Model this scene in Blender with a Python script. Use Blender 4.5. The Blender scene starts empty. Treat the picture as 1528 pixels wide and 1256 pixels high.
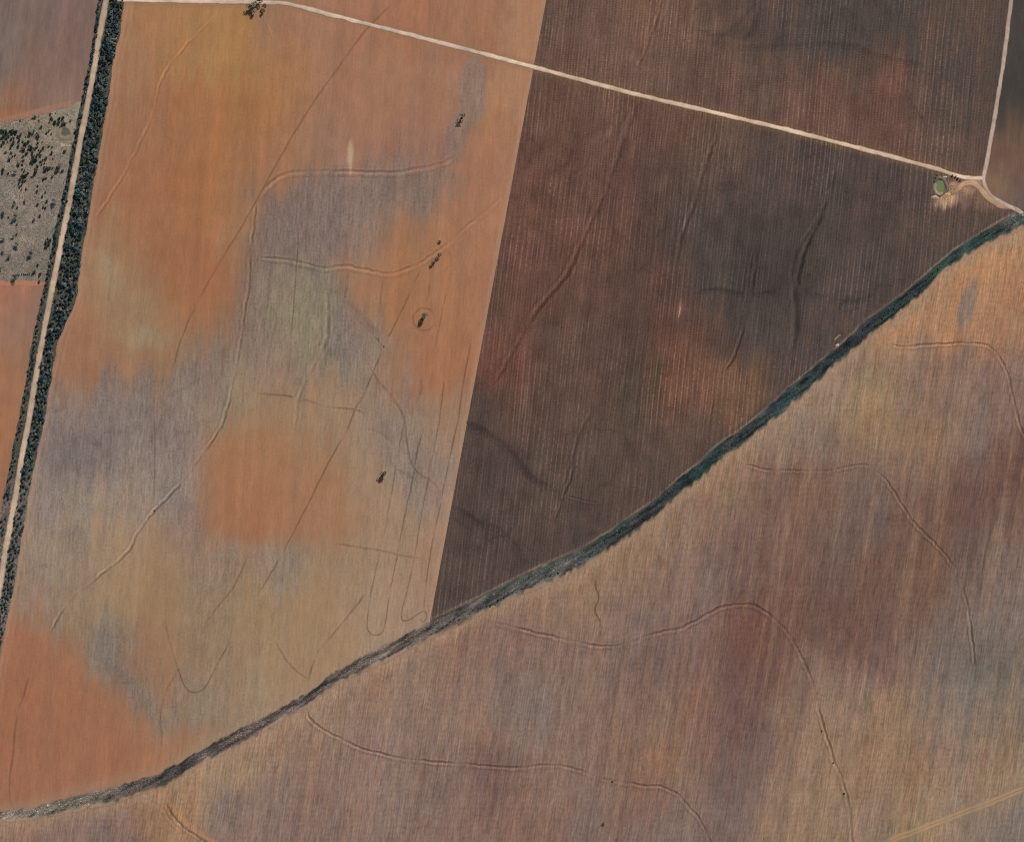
import bpy, math, random
import numpy as np
from mathutils import Vector

random.seed(7)
RNG = np.random.default_rng(7)
SC = bpy.context.scene
COL = SC.collection

# ------------------------------------------------------------------ camera, sky, sun, exposure
W, HH = 1528.0, 1256.0                  # one metre per photo pixel, looking straight down
CAM_Z = 4200.0
cam = bpy.data.cameras.new('camera'); cam_o = bpy.data.objects.new('camera', cam); COL.objects.link(cam_o)
cam_o.location = (0, 0, CAM_Z)
cam.sensor_width = 36.0; cam.lens = 36.0 * CAM_Z / W
cam.clip_start = 50.0; cam.clip_end = 120000.0
SC.camera = cam_o

SUN_EL, SUN_AZ = math.radians(40), math.radians(30)      # azimuth clockwise from +Y
world = bpy.data.worlds.new('World'); SC.world = world; world.use_nodes = True
wn = world.node_tree.nodes; wl = world.node_tree.links
bg = wn['Background']
sky = wn.new('ShaderNodeTexSky'); sky.sky_type = 'NISHITA'; sky.sun_disc = False
sky.sun_elevation = SUN_EL; sky.sun_rotation = SUN_AZ
wl.new(sky.outputs[0], bg.inputs[0]); bg.inputs[1].default_value = 0.06
sun = bpy.data.lights.new('sun', 'SUN'); sun.energy = 3.95; sun.angle = math.radians(0.53); sun.color = (1.0, 0.945, 0.865)
sun_o = bpy.data.objects.new('sun', sun); COL.objects.link(sun_o)
sv = Vector((math.sin(SUN_AZ) * math.cos(SUN_EL), math.cos(SUN_AZ) * math.cos(SUN_EL), math.sin(SUN_EL)))
sun_o.rotation_euler = sv.to_track_quat('Z', 'Y').to_euler(); sun_o.location = sv * 500
SC.view_settings.view_transform = 'Standard'; SC.view_settings.look = 'None'
SC.view_settings.exposure = 0.0; SC.view_settings.gamma = 1.0
SC.render.engine = 'CYCLES'
SC.cycles.max_bounces = 5; SC.cycles.diffuse_bounces = 2; SC.cycles.transparent_max_bounces = 6
SC.cycles.filter_width = 1.1; SC.cycles.use_denoising = False

KAL = np.array([1.0, 1.0, 1.0])         # how bright a white ground renders under this light, per channel

# ------------------------------------------------------------------ helpers
def lin(c):
    c = np.asarray(c, dtype=float) / 255.0
    return np.where(c <= 0.04045, c / 12.92, ((c + 0.055) / 1.055) ** 2.4)

def soil(c): return lin(c) / KAL
def wx(px): return px - W / 2
def wy(py): return HH / 2 - py
def smooth(a, b, x):
    t = np.clip((x - a) / (b - a), 0, 1); return t * t * (3 - 2 * t)

def hash2(ix, iy, seed):
    n = (ix.astype(np.int64) * 374761393 + iy.astype(np.int64) * 668265263 + seed * 974711) & 0xffffffff
    n = ((n ^ (n >> 13)) * 1274126177) & 0xffffffff
    return ((n ^ (n >> 16)) & 0xffff) / 65535.0

def vnoise(x, y, seed=0):
    x0 = np.floor(x); y0 = np.floor(y); fx = x - x0; fy = y - y0
    fx = fx * fx * (3 - 2 * fx); fy = fy * fy * (3 - 2 * fy)
    ix = x0.astype(np.int64); iy = y0.astype(np.int64)
    a = hash2(ix, iy, seed); b = hash2(ix + 1, iy, seed); c = hash2(ix, iy + 1, seed); d = hash2(ix + 1, iy + 1, seed)
    return (a * (1 - fx) + b * fx) * (1 - fy) + (c * (1 - fx) + d * fx) * fy - 0.5

def fbm(x, y, seed=0, o=3):
    r = 0; a = 1.0
    for k in range(o): r = r + a * vnoise(x * 2 ** k, y * 2 ** k, seed + k * 17); a *= 0.5
    return r

def tag(o, label, cat=None, group=None, kind=None):
    o['label'] = label
    if cat: o['category'] = cat
    if group: o['group'] = group
    if kind: o['kind'] = kind
    return o

def mesh_np(name, v, f, colors=None, smooth_shade=False):
    """v (n,3), f (m,k) one polygon size"""
    v = np.ascontiguousarray(v, dtype=np.float32); f = np.ascontiguousarray(f, dtype=np.int32)
    me = bpy.data.meshes.new(name); k = f.shape[1]
    me.vertices.add(len(v)); me.vertices.foreach_set('co', v.ravel())
    me.loops.add(f.size); me.loops.foreach_set('vertex_index', f.ravel())
    me.polygons.add(len(f)); me.polygons.foreach_set('loop_start', np.arange(0, f.size, k, dtype=np.int32))
    me.polygons.foreach_set('loop_total', np.full(len(f), k, dtype=np.int32))
    if smooth_shade: me.polygons.foreach_set('use_smooth', np.ones(len(f), dtype=bool))
    if colors is not None:
        at = me.attributes.new('soil', 'FLOAT_COLOR', 'POINT')
        c = np.ones((len(v), 4), dtype=np.float32); c[:, :colors.shape[1]] = colors
        at.data.foreach_set('color', c.ravel())
    me.update(calc_edges=True)
    return me

def obj(name, me, mat=None, parent=None):
    o = bpy.data.objects.new(name, me); COL.objects.link(o)
    if mat and not me.materials: me.materials.append(mat)
    if parent: o.parent = parent
    return o

# ------------------------------------------------------------------ lines of the land (photo pixels = metres)
ROAD_W = [(205, -240), (159, 0), (149, 50), (141, 100), (132, 150), (122, 200), (113, 250), (104, 300), (91, 364), (81, 414), (71, 464), (62, 514),
          (53, 564), (45, 614), (33, 678), (25, 728), (16, 778), (7, 828), (-1, 878), (-13, 942), (-40, 1090), (-75, 1300), (-110, 1500)]
ROAD_N = [(165, -3), (187, 0), (300, 2.5), (382, 3.5), (420, 4.5), (450, 11), (500, 24), (600, 49), (700, 75), (795, 100), (900, 128), (1000, 153), (1146, 187),
          (1250, 213), (1350, 239), (1400, 253), (1430, 263), (1448, 266), (1467, 266)]
ROAD_E = [(1540, -240), (1509, 0), (1503, 50), (1496, 100), (1488, 150), (1480, 200), (1473, 240), (1468, 262), (1469, 276), (1479, 292), (1500, 305), (1519, 314), (1532, 326), (1580, 390), (1700, 520)]
BELT_Y = [-240, 0, 50, 100, 150, 200, 250, 300, 364, 414, 440, 464, 480, 514, 564, 614, 678, 700, 728, 800, 870, 960, 1500]
BELT_L = [212, 165, 156, 146, 138, 128, 118, 108, 96, 88, 83, 78, 74, 66, 58, 51, 38, 33, 28, 17, 5, -8, -100]
BELT_R = [230, 186, 179, 166, 162, 152, 144, 136, 124, 117, 115, 106, 97, 85, 76, 68, 54, 49, 44, 33, 21, 3, -88]
ROW_L = [196, 147, 141, 133, 122, 112, 103, 92, 78, 69, 63, 58, 55, 48, 40, 31, 18, 14, 8, -4, -18, -38, -130]
ROW_R = [201, 152, 147, 138, 129, 118, 109, 100, 86, 76, 71, 66, 62, 56, 48, 39, 27, 22, 17, 7, -6, -22, -112]

DR_X = [-12, 15, 55, 110, 160, 200, 240, 280, 306, 344, 382, 420, 458, 500, 534, 568, 602, 636, 670, 704, 740, 774, 808, 842, 876, 910, 944, 978, 1012, 1044, 1060, 1075,
        1107, 1139, 1171, 1200, 1238, 1267, 1295, 1324, 1353, 1382, 1404, 1426, 1448, 1470, 1492, 1514, 1540, 1600, 1700]
DR_T = [1213, 1208, 1203, 1186, 1174, 1164, 1153, 1131, 1117, 1093, 1075, 1055, 1035, 1004, 984, 965, 949, 930, 914, 898, 880, 862, 846, 831, 815, 795, 770, 748, 716, 692, 675, 663,
        642, 616, 586, 562, 530, 505, 478, 458, 436, 411, 392, 374, 360, 346, 333, 321, 306, 285, 250]
DR_B = [1219, 1226, 1221, 1210, 1201, 1186, 1176, 1150, 1133, 1119, 1098, 1073, 1053, 1020, 1005, 990, 972, 956, 939, 921, 905, 888, 875, 860, 842, 818, 796, 770, 737, 714, 700, 685,
        664, 637, 612, 588, 550, 526, 502, 482, 457, 433, 404, 391, 378, 365, 355, 346, 331, 310, 275]
DR_C = [(0, (116, 110, 98)), (55, (112, 108, 94)), (110, (105, 106, 88)), (160, (110, 104, 94)), (200, (82, 80, 80)), (250, (66, 67, 70)), (300, (84, 79, 79)), (350, (102, 92, 87)),
        (420, (106, 95, 91)), (470, (88, 82, 80)), (520, (98, 90, 85)), (600, (98, 92, 87)), (660, (88, 86, 82)), (740, (80, 83, 79)), (800, (84, 87, 80)), (850, (90, 89, 83)),
        (900, (54, 66, 65)), (950, (54, 60, 62)), (1000, (48, 62, 64)), (1030, (30, 74, 68)), (1062, (32, 70, 63)), (1085, (58, 68, 68)), (1120, (50, 62, 64)), (1150, (46, 73, 75)),
        (1200, (46, 75, 74)), (1250, (40, 56, 62)), (1290, (52, 58, 66)), (1310, (58, 70, 70)), (1330, (42, 72, 70)), (1370, (38, 58, 62)), (1400, (46, 82, 62)), (1430, (40, 70, 66)),
        (1460, (38, 80, 72)), (1490, (66, 86, 78)), (1512, (100, 106, 98)), (1528, (60, 92, 70)), (1700, (60, 88, 70))]
def drain_rgb(px):
    xs = [c[0] for c in DR_C]
    c = np.stack([np.interp(px, xs, [c[1][k] for c in DR_C]) for k in range(3)], -1)
    g = c.mean(-1, keepdims=True); return (g + (c - g) * .52) * (1.05 - .09 * smooth(850, 1050, px))[..., None] * (1 + (1 - smooth(600, 900, px))[..., None] * np.array([.04, -.02, -.06]))

def drain_d(px, py):
    """>0 outside: metres north (first) or south (second) of the drain's edges"""
    t = np.interp(px, DR_X, DR_T); b = np.interp(px, DR_X, DR_B)
    return (t - py) * 0.83, (py - b) * 0.83

def spline(pts, step=3.0):
    p = np.array(pts, dtype=float); n = len(p)
    q = np.vstack([2 * p[0] - p[1], p, 2 * p[-1] - p[-2]]); out = []
    for i in range(n - 1):
        a, b, c, d = q[i], q[i + 1], q[i + 2], q[i + 3]
        m = max(2, int(np.linalg.norm(c - b) / step))
        t = np.linspace(0, 1, m, endpoint=False)[:, None]
        out.append(0.5 * ((2 * b) + (c - a) * t + (2 * a - 5 * b + 4 * c - d) * t ** 2 + (3 * b - a - 3 * c + d) * t ** 3))
    out.append(p[-1:]); return np.vstack(out)

def poly_dist(px, py, pts):
    s = spline(pts, 25); best = np.full(np.shape(px), 1e9)
    for (a, b) in zip(s[:-1], s[1:]):
        d = b - a; L = d @ d + 1e-9
        t = np.clip(((px - a[0]) * d[0] + (py - a[1]) * d[1]) / L, 0, 1)
        best = np.minimum(best, np.hypot(px - a[0] - t * d[0], py - a[1] - t * d[1]))
    return best

def height(px, py):
    """gentle swell of the land, plus the cut of the drain"""
    x = np.asarray(px, dtype=float); y = np.asarray(py, dtype=float)
    far = np.clip(1.5 - np.hypot(x - 764, y - 628) / 2500, 0, 1)
    h = 1.1 * (np.sin(x / 140 + 0.7) * np.cos(y / 175) + 0.6 * np.sin((x + 1.4 * y) / 230)) * far
    n, s = drain_d(x, y); inside = np.minimum(-n, -s)
    m = (x > -5) & (x < 1640)
    return h - np.where(m, 1.5 * smooth(0.5, 7, inside), 0)

# ------------------------------------------------------------------ soil colours: samples of each field's soil (x, y, r, g, b)
def T(s): return np.array([[float(q) for q in r.split(',')] for r in s.replace('\n', ' ').split(';') if r.strip()])
S_ORANGE = T("""215,40,165,120,85;280,60,165,122,82;350,90,168,124,80;420,110,165,118,82;500,100,160,115,90;560,120,160,117,90;620,120,162,116,88;700,50,160,112,85;770,60,168,122,92;
760,130,172,125,95;600,30,163,112,85;450,40,160,118,92;550,20,162,114,88;720,15,165,118,90;790,40,172,126,96;190,100,160,118,88;180,200,155,112,82;230,200,158,110,80;300,180,165,112,75;
380,170,165,112,72;430,200,160,115,85;520,170,158,115,92;600,180,158,115,92;650,130,160,118,95;745,200,166,118,88;630,220,152,112,94;150,280,155,110,85;220,290,160,108,78;300,280,162,108,72;
360,260,160,112,78;430,240,160,115,85;490,220,158,118,95;455,300,128,107,96;425,318,122,103,95;520,300,135,115,105;600,290,130,112,105;640,280,135,112,100;700,270,160,115,90;735,250,164,116,88;
150,380,160,120,90;165,420,152,128,100;175,370,152,121,92;220,380,160,108,75;280,400,155,102,72;330,420,158,105,75;345,350,166,123,88;375,390,128,108,97;420,350,124,107,99;480,340,132,112,105;
540,340,138,117,107;600,330,155,115,85;610,370,166,118,82;560,380,150,115,95;680,350,160,115,90;720,330,162,118,92;130,480,160,115,85;200,480,155,125,95;180,450,148,128,105;225,505,150,128,98;
270,460,160,108,75;320,470,158,110,78;290,535,132,111,98;370,480,135,115,102;420,440,140,122,102;460,480,142,128,102;470,450,140,125,105;430,540,145,122,105;540,430,160,118,86;590,440,165,115,80;
640,430,165,115,82;690,460,160,112,85;600,520,157,117,91;560,510,140,122,105;515,470,125,112,108;95,540,158,112,85;150,540,155,112,85;210,545,155,115,88;260,530,152,118,88;310,560,140,120,105;
100,600,135,118,108;170,590,132,114,105;230,600,133,114,107;290,600,145,125,108;350,600,150,130,108;420,605,156,124,96;480,625,158,128,100;540,640,150,125,105;600,600,145,125,108;650,550,162,108,80;
690,530,162,112,85;650,590,158,112,86;640,625,148,128,108;680,640,158,125,100;590,650,140,122,110;80,660,126,111,108;140,660,124,109,108;200,660,140,125,115;270,650,140,120,112;330,690,160,115,82;
380,660,158,122,90;420,690,162,118,85;470,690,158,122,92;530,700,160,128,102;620,700,148,128,112;650,720,140,122,112;670,740,160,130,105;70,740,140,125,115;130,740,150,132,115;200,740,148,128,112;
260,720,146,129,115;290,760,130,115,110;340,770,164,112,78;390,775,158,109,82;440,750,158,112,85;500,765,160,122,94;560,740,160,130,105;600,800,162,132,105;650,810,160,125,102;50,830,150,130,112;
100,840,150,128,108;180,820,158,130,102;250,820,155,125,98;330,835,146,124,106;420,835,146,127,109;500,850,155,128,102;580,860,162,132,108;630,880,162,132,110;40,900,148,125,108;100,920,150,125,102;
180,900,158,128,98;240,880,155,122,92;300,900,150,125,100;400,910,155,128,98;470,900,160,130,98;530,930,162,132,108;590,930,162,132,108;30,960,162,108,80;90,970,158,109,81;135,955,138,121,100;
172,985,128,114,105;215,985,150,112,85;260,970,150,118,92;330,970,152,125,100;410,970,158,130,100;480,960,160,130,100;30,1060,158,107,81;100,1050,156,104,77;155,1040,158,110,79;205,1055,138,120,103;
240,1045,145,122,102;300,1060,145,125,105;380,1040,155,130,105;430,1010,160,130,102;60,1130,156,104,79;120,1120,156,104,79;180,1110,156,111,84;240,1110,160,122,92;280,1100,155,125,98;330,1070,150,128,105;
120,1160,160,110,82;200,1140,160,112,85;60,1185,158,112,88""")
S_STUB = T("""800,150,108,85,72;850,160,112,88,75;900,200,112,88,77;950,180,108,84,74;1000,180,108,82,72;1050,200,110,84,71;1100,210,107,87,76;1150,220,94,78,71;1200,230,86,73,68;1260,240,86,73,69;
1320,260,90,76,73;1380,290,92,77,72;1440,320,97,82,78;780,250,114,85,74;850,260,110,85,75;930,270,104,81,73;1000,260,102,82,73;1060,270,88,74,66;1120,280,83,71,66;1180,280,90,76,71;1240,300,72,64,61;
1300,310,90,77,72;1370,340,92,80,76;765,350,116,86,74;830,350,110,82,71;900,340,106,81,71;970,340,96,77,69;1020,330,78,68,64;1080,350,75,66,62;1140,370,72,64,62;1190,390,70,62,60;1250,380,82,72,68;
1310,390,87,75,72;745,450,108,82,71;800,440,106,79,69;870,430,103,81,71;940,430,100,80,71;1000,430,99,77,69;1060,420,74,66,63;1120,430,68,62,60;1180,460,75,67,64;1240,440,84,74,70;725,540,115,80,71;
770,530,110,80,70;830,530,100,80,71;900,520,98,80,71;960,520,97,79,69;1020,520,112,81,67;1070,500,96,77,69;1130,510,80,70,66;1190,500,82,72,68;710,620,90,76,70;770,610,99,81,71;830,610,99,81,71;
900,600,99,81,71;950,600,92,81,69;1010,600,118,85,68;1060,580,120,90,71;1110,590,122,92,73;1140,570,96,79,71;700,700,82,72,68;760,690,87,76,71;820,680,93,81,73;890,670,96,83,75;960,660,96,82,75;
1020,650,98,81,75;680,780,80,70,66;740,780,86,75,69;800,760,93,81,73;860,750,96,83,75;920,730,96,81,73;665,860,80,70,68;720,860,83,73,69;780,830,86,75,70;840,800,86,75,69""")
S_NORTH = T("""830,30,110,87,79;830,80,110,84,73;880,40,117,90,79;930,80,112,87,77;960,30,117,90,76;1000,60,107,84,75;1040,30,117,92,77;1080,60,106,83,73;1110,20,90,76,72;1080,120,107,82,73;1130,100,96,79,72;
1150,50,95,80,74;1200,40,82,72,70;1250,50,78,70,68;1300,30,80,72,70;1350,60,82,74,72;1400,40,90,80,77;1450,30,94,84,81;1485,60,92,82,79;1170,120,110,86,75;1220,130,110,82,71;1280,110,96,79,73;
1330,120,112,79,67;1380,120,93,79,73;1430,110,86,76,75;1470,120,92,82,79;1200,160,110,83,73;1260,170,110,81,71;1320,180,110,81,71;1380,180,101,81,75;1430,180,91,79,77;1300,220,110,82,73;1380,225,110,84,73;1440,230,100,84,79""")
S_EAST = T("1510,50,72,66,64;1510,150,68,63,58;1500,220,107,82,68;1520,240,122,90,72;1500,270,117,90,74;1520,290,96,83,79")
S_SOUTH = T("""1500,370,172,130,98;1450,400,170,128,95;1400,440,165,125,95;1350,480,168,128,98;1425,475,170,124,92;1500,440,165,120,90;1330,500,160,125,95;1490,490,150,112,90;
1280,540,140,115,100;1240,570,150,125,105;1290,590,155,130,95;1350,560,135,110,95;1420,570,132,106,92;1480,600,130,106,94;1520,560,135,110,98;1200,600,150,125,105;1160,640,148,125,105;1220,650,130,110,98;
1300,640,138,112,92;1380,660,138,110,88;1450,640,128,108,98;1510,690,115,85,75;1450,700,118,92,82;1090,720,148,120,98;1150,740,125,100,90;1220,740,128,98,82;1290,740,122,100,90;1350,720,128,105,92;
1400,760,120,92,80;1450,750,108,82,75;1510,760,118,92,80;1010,770,145,118,98;1060,790,135,108,92;1120,800,125,100,92;1180,800,125,95,82;1250,800,118,95,86;1320,810,118,92,80;1390,850,122,92,76;
1450,840,108,88,82;1510,840,128,108,98;920,840,148,118,95;980,850,135,110,92;1040,850,130,108,98;1100,860,115,95,90;1160,880,118,88,78;1230,880,112,88,80;1300,880,118,90,78;1370,900,122,95,84;
1440,900,125,108,98;1500,920,130,112,102;820,900,140,112,95;880,910,150,120,98;940,920,132,108,98;1000,900,130,105,95;1060,940,130,98,85;1120,930,122,85,72;1180,940,118,90,80;1260,960,115,88,78;
1330,960,118,92,84;1400,960,118,102,95;1480,970,115,105,98;700,970,138,108,92;760,970,132,106,96;820,980,130,108,96;900,1000,128,105,95;960,1000,120,98,90;1030,980,120,96,90;1090,990,115,88,80;
1140,1000,118,84,74;1200,1020,120,95,84;1280,1020,128,104,90;1360,1010,130,106,92;1430,1040,115,102,94;1500,1040,120,106,96;560,1030,138,108,92;620,1040,135,110,96;680,1030,132,106,94;750,1040,125,102,94;
780,1050,115,100,95;840,1050,130,106,95;900,1060,125,98,88;970,1060,128,100,86;1040,1050,125,92,80;1100,1070,110,86,80;1180,1070,128,102,88;1250,1070,135,108,90;1330,1080,138,110,88;1420,1090,125,104,92;
1500,1090,132,110,95;440,1090,140,110,92;500,1070,138,112,95;560,1090,132,108,98;640,1090,128,106,95;720,1100,135,105,88;780,1110,128,104,92;860,1110,130,102,90;920,1120,128,98,86;990,1130,132,101,82;
1060,1120,115,90,82;1120,1120,115,90,82;1200,1130,135,108,90;1280,1140,140,110,88;1360,1140,138,108,86;1440,1150,130,106,92;1510,1140,138,112,92;270,1170,148,115,88;320,1150,150,122,98;380,1120,145,118,95;
330,1200,120,105,100;400,1170,125,104,96;450,1150,130,104,92;520,1150,130,104,94;600,1160,130,106,96;680,1160,122,98,90;740,1160,112,88,82;800,1180,128,100,88;880,1190,125,100,90;960,1200,130,98,84;
1020,1220,120,98,90;1100,1190,115,95,90;1160,1200,135,108,90;1240,1220,138,112,92;1300,1210,130,108,94;1360,1230,140,115,92;1440,1200,135,112,96;1500,1230,120,105,98;1480,1180,146,120,94;
60,1235,130,102,90;150,1230,130,102,92;220,1220,138,104,86;30,1245,138,105,88;110,1240,125,102,94;170,1245,118,100,94;350,1240,130,104,94;480,1230,125,100,90;600,1230,128,104,95;700,1230,125,98,88;
800,1240,128,96,84;900,1240,115,94,88;980,1240,120,98,90;260,1215,146,113,86""")
S_NW = T("30,30,122,104,94;60,60,120,98,88;100,50,130,104,94;10,120,118,102,92;70,120,132,105,94;120,90,130,104,92;40,150,138,106,90;10,168,155,108,84;80,150,140,110,94;15,60,124,108,98")
S_SCRUB = T("30,190,148,136,112;70,190,156,143,117;60,220,150,135,112;20,250,145,130,112;50,300,145,132,115;20,340,140,128,112;70,340,150,135,115;40,390,140,125,112;90,280,138,124,115;80,400,128,118,100;95,175,150,138,112")
S_WEST = T("30,430,165,112,88;20,480,150,112,92;50,470,142,112,97;45,540,150,112,90;15,560,160,112,82;10,640,158,110,78;25,620,158,112,85;8,700,150,108,82")
S_STUB[:, 2:] *= np.where(S_STUB[:, 2:3] > 84, .915, 1.0) * np.array([1, .985, .965]); S_NORTH[:, 2:] *= np.where(S_NORTH[:, 2:3] > 84, .94, 1.0) * np.array([1, .985, .965])
_m = (S_SOUTH[:, 1] > 1015) & (S_SOUTH[:, 2] > 112); S_SOUTH[_m, 2:] *= np.array([1.05, 1.075, 1.075])
_m = (S_SOUTH[:, 1] < 1010) & (S_SOUTH[:, 0] > 1040) & (S_SOUTH[:, 2] < 128); S_SOUTH[_m, 2:] *= .95
# soil patches with a shape of their own: cx, cy, rx, ry, lean (dx per dy), rgb, strength, softness
PATCH = {
 'orange': [(703, 140, 25, 62, -.12, (141, 118, 103), .8, .3), (680, 205, 20, 48, -.15, (136, 113, 102), .7, .4), (524, 225, 6.5, 26, -.22, (184, 158, 124), .95, .6),
            (690, 178, 12, 16, 0, (158, 128, 102), .6, .6), (470, 470, 60, 40, .3, (146, 132, 106), .35, .8), (628, 560, 70, 55, -.3, (164, 110, 80), .35, .7),
            (110, 690, 50, 50, 0, (120, 108, 108), .35, .9), (300, 560, 30, 26, 0, (122, 106, 100), .4, .8), (160, 400, 22, 48, .3, (160, 137, 108), .7, .8), (215, 500, 50, 24, .8, (156, 136, 108), .65, .9),
            (190, 1010, 16, 50, .75, (122, 110, 104), .45, .8), (385, 740, 70, 60, .15, (164, 112, 80), .25, .9), (345, 385, 14, 30, 0, (168, 128, 92), .4, .8), (600, 395, 60, 28, -.4, (168, 118, 82), .4, .7)],
 'stubble': [(1418, 297, 30, 15, -.1, (186, 152, 118), .9, .8), (1442, 280, 26, 12, 0, (170, 134, 104), .85, .8), (1070, 585, 70, 36, -.6, (120, 90, 72), .25, .9), (1010, 560, 28, 60, .1, (114, 82, 68), .3, .9), (985, 560, 10, 40, -.35, (70, 78, 60), .5, .8),
             (1130, 425, 70, 60, 0, (64, 60, 60), .4, .8), (905, 200, 12, 9, 0, (132, 106, 92), .45, .9), (1015, 465, 3, 12, -.2, (150, 105, 88), .6, .8), (700, 640, 30, 60, -.2, (74, 66, 66), .4, .9),
             (1090, 310, 90, 60, -.2, (74, 66, 60), .3, .9)],
 'north': [(942, 77, 12, 9, 0, (140, 112, 96), .4, .9), (1240, 45, 110, 36, .1, (72, 68, 70), .4, .8), (1110, 60, 50, 14, .1, (72, 66, 66), .4, .9), (1330, 125, 22, 45, -.1, (118, 80, 68), .4, .8)],
 'east': [],
 'south': [(1441, 455, 13, 46, -.22, (134, 116, 106), .85, .4), (1465, 395, 55, 26, -.5, (176, 134, 100), .4, .7), (985, 1135, 26, 22, .2, (148, 104, 80), .3, .9), (733, 1108, 7, 14, -.1, (156, 114, 86), .5, .9),
           (1300, 785, 26, 40, -.2, (110, 96, 92), .4, .6), (345, 1205, 18, 30, -.2, (108, 98, 98), .5, .8), (1310, 590, 30, 22, -.3, (156, 130, 98), .4, .8), (1115, 950, 50, 50, -.2, (118, 82, 72), .3, .8),
           (1155, 800, 40, 120, -.2, (122, 94, 82), .3, .8), (1040, 930, 30, 60, -.2, (120, 104, 98), .3, .8), (1420, 985, 60, 60, -.2, (112, 102, 96), .4, .9), (1130, 1100, 40, 110, -.2, (108, 86, 82), .35, .9)],
 'northwest': [(5, 175, 70, 7, .0, (166, 112, 84), .7, .8)], 'scrub': [], 'west': [(30, 426, 45, 5, 0, (172, 116, 90), .8, .7)]}
POLY = {'orange': [
  ([(302,695),(312,668),(350,655),(395,640),(440,650),(480,680),(510,720),(530,770),(520,800),(470,800),(400,808),(368,798),(338,768),(318,735)], (162,116,84), .45, 30),
  ([(-40,930),(40,935),(95,945),(125,970),(150,1005),(195,1040),(225,1075),(250,1090),(300,1085),(320,1080),(260,1140),(160,1170),(30,1205),(-40,1210)], (159,108,80), .55, 26),
  ([(560,345),(600,325),(650,320),(700,290),(755,280),(735,420),(710,575),(660,580),(635,575),(625,540),(600,500),(560,470),(530,440),(515,400),(560,410)], (164,115,84), .5, 22),
  ([(85,558),(180,555),(258,562),(275,520),(300,505),(340,480),(365,400),(378,350),(400,300),(150,300),(110,450)], (160,112,80), .28, 14),
  ([(380,335),(420,310),(460,285),(520,266),(600,266),(665,255),(690,270),(650,310),(590,330),(560,350),(500,372),(440,382),(385,380)], (133,112,99), .5, 26),
  ([(125,965),(150,940),(200,960),(175,990),(215,1035),(250,1060),(330,1075),(250,1085),(200,1060),(160,1025)], (126,114,104), .45, 16),
  ([(60,640),(100,575),(200,580),(320,560),(310,600),(190,640),(120,720),(60,720)], (136,121,111), .4, 30)],
 'south': [([(1330,515),(1320,495),(1380,440),(1440,400),(1540,345),(1540,520),(1460,510),(1400,510)], (168,127,96), .45, 16)]}
def poly_mask(px, py, pts, soft):
    P = np.array(pts, dtype=float); ins = np.zeros(len(px), bool); d = np.full(len(px), 1e9)
    for a, b in zip(P, np.roll(P, -1, 0)):
        e = b - a; t = np.clip(((px - a[0]) * e[0] + (py - a[1]) * e[1]) / (e @ e), 0, 1)
        d = np.minimum(d, np.hypot(px - a[0] - t * e[0], py - a[1] - t * e[1]))
        if a[1] != b[1]: ins ^= ((a[1] > py) != (b[1] > py)) & (px < (b[0] - a[0]) * (py - a[1]) / (b[1] - a[1]) + a[0])
    return smooth(-soft, soft, np.where(ins, d, -d))
SAMPLES = dict(orange=S_ORANGE, stubble=S_STUB, north=S_NORTH, east=S_EAST, south=S_SOUTH, northwest=S_NW, scrub=S_SCRUB, west=S_WEST)
LEAN = dict(orange=-.07, stubble=-.115, north=-.10, east=-.10, south=-.16, northwest=-.12, scrub=0, west=-.05)
BOUND = lambda py: 815 - 0.1874 * py            # orange field | stubble field

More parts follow.
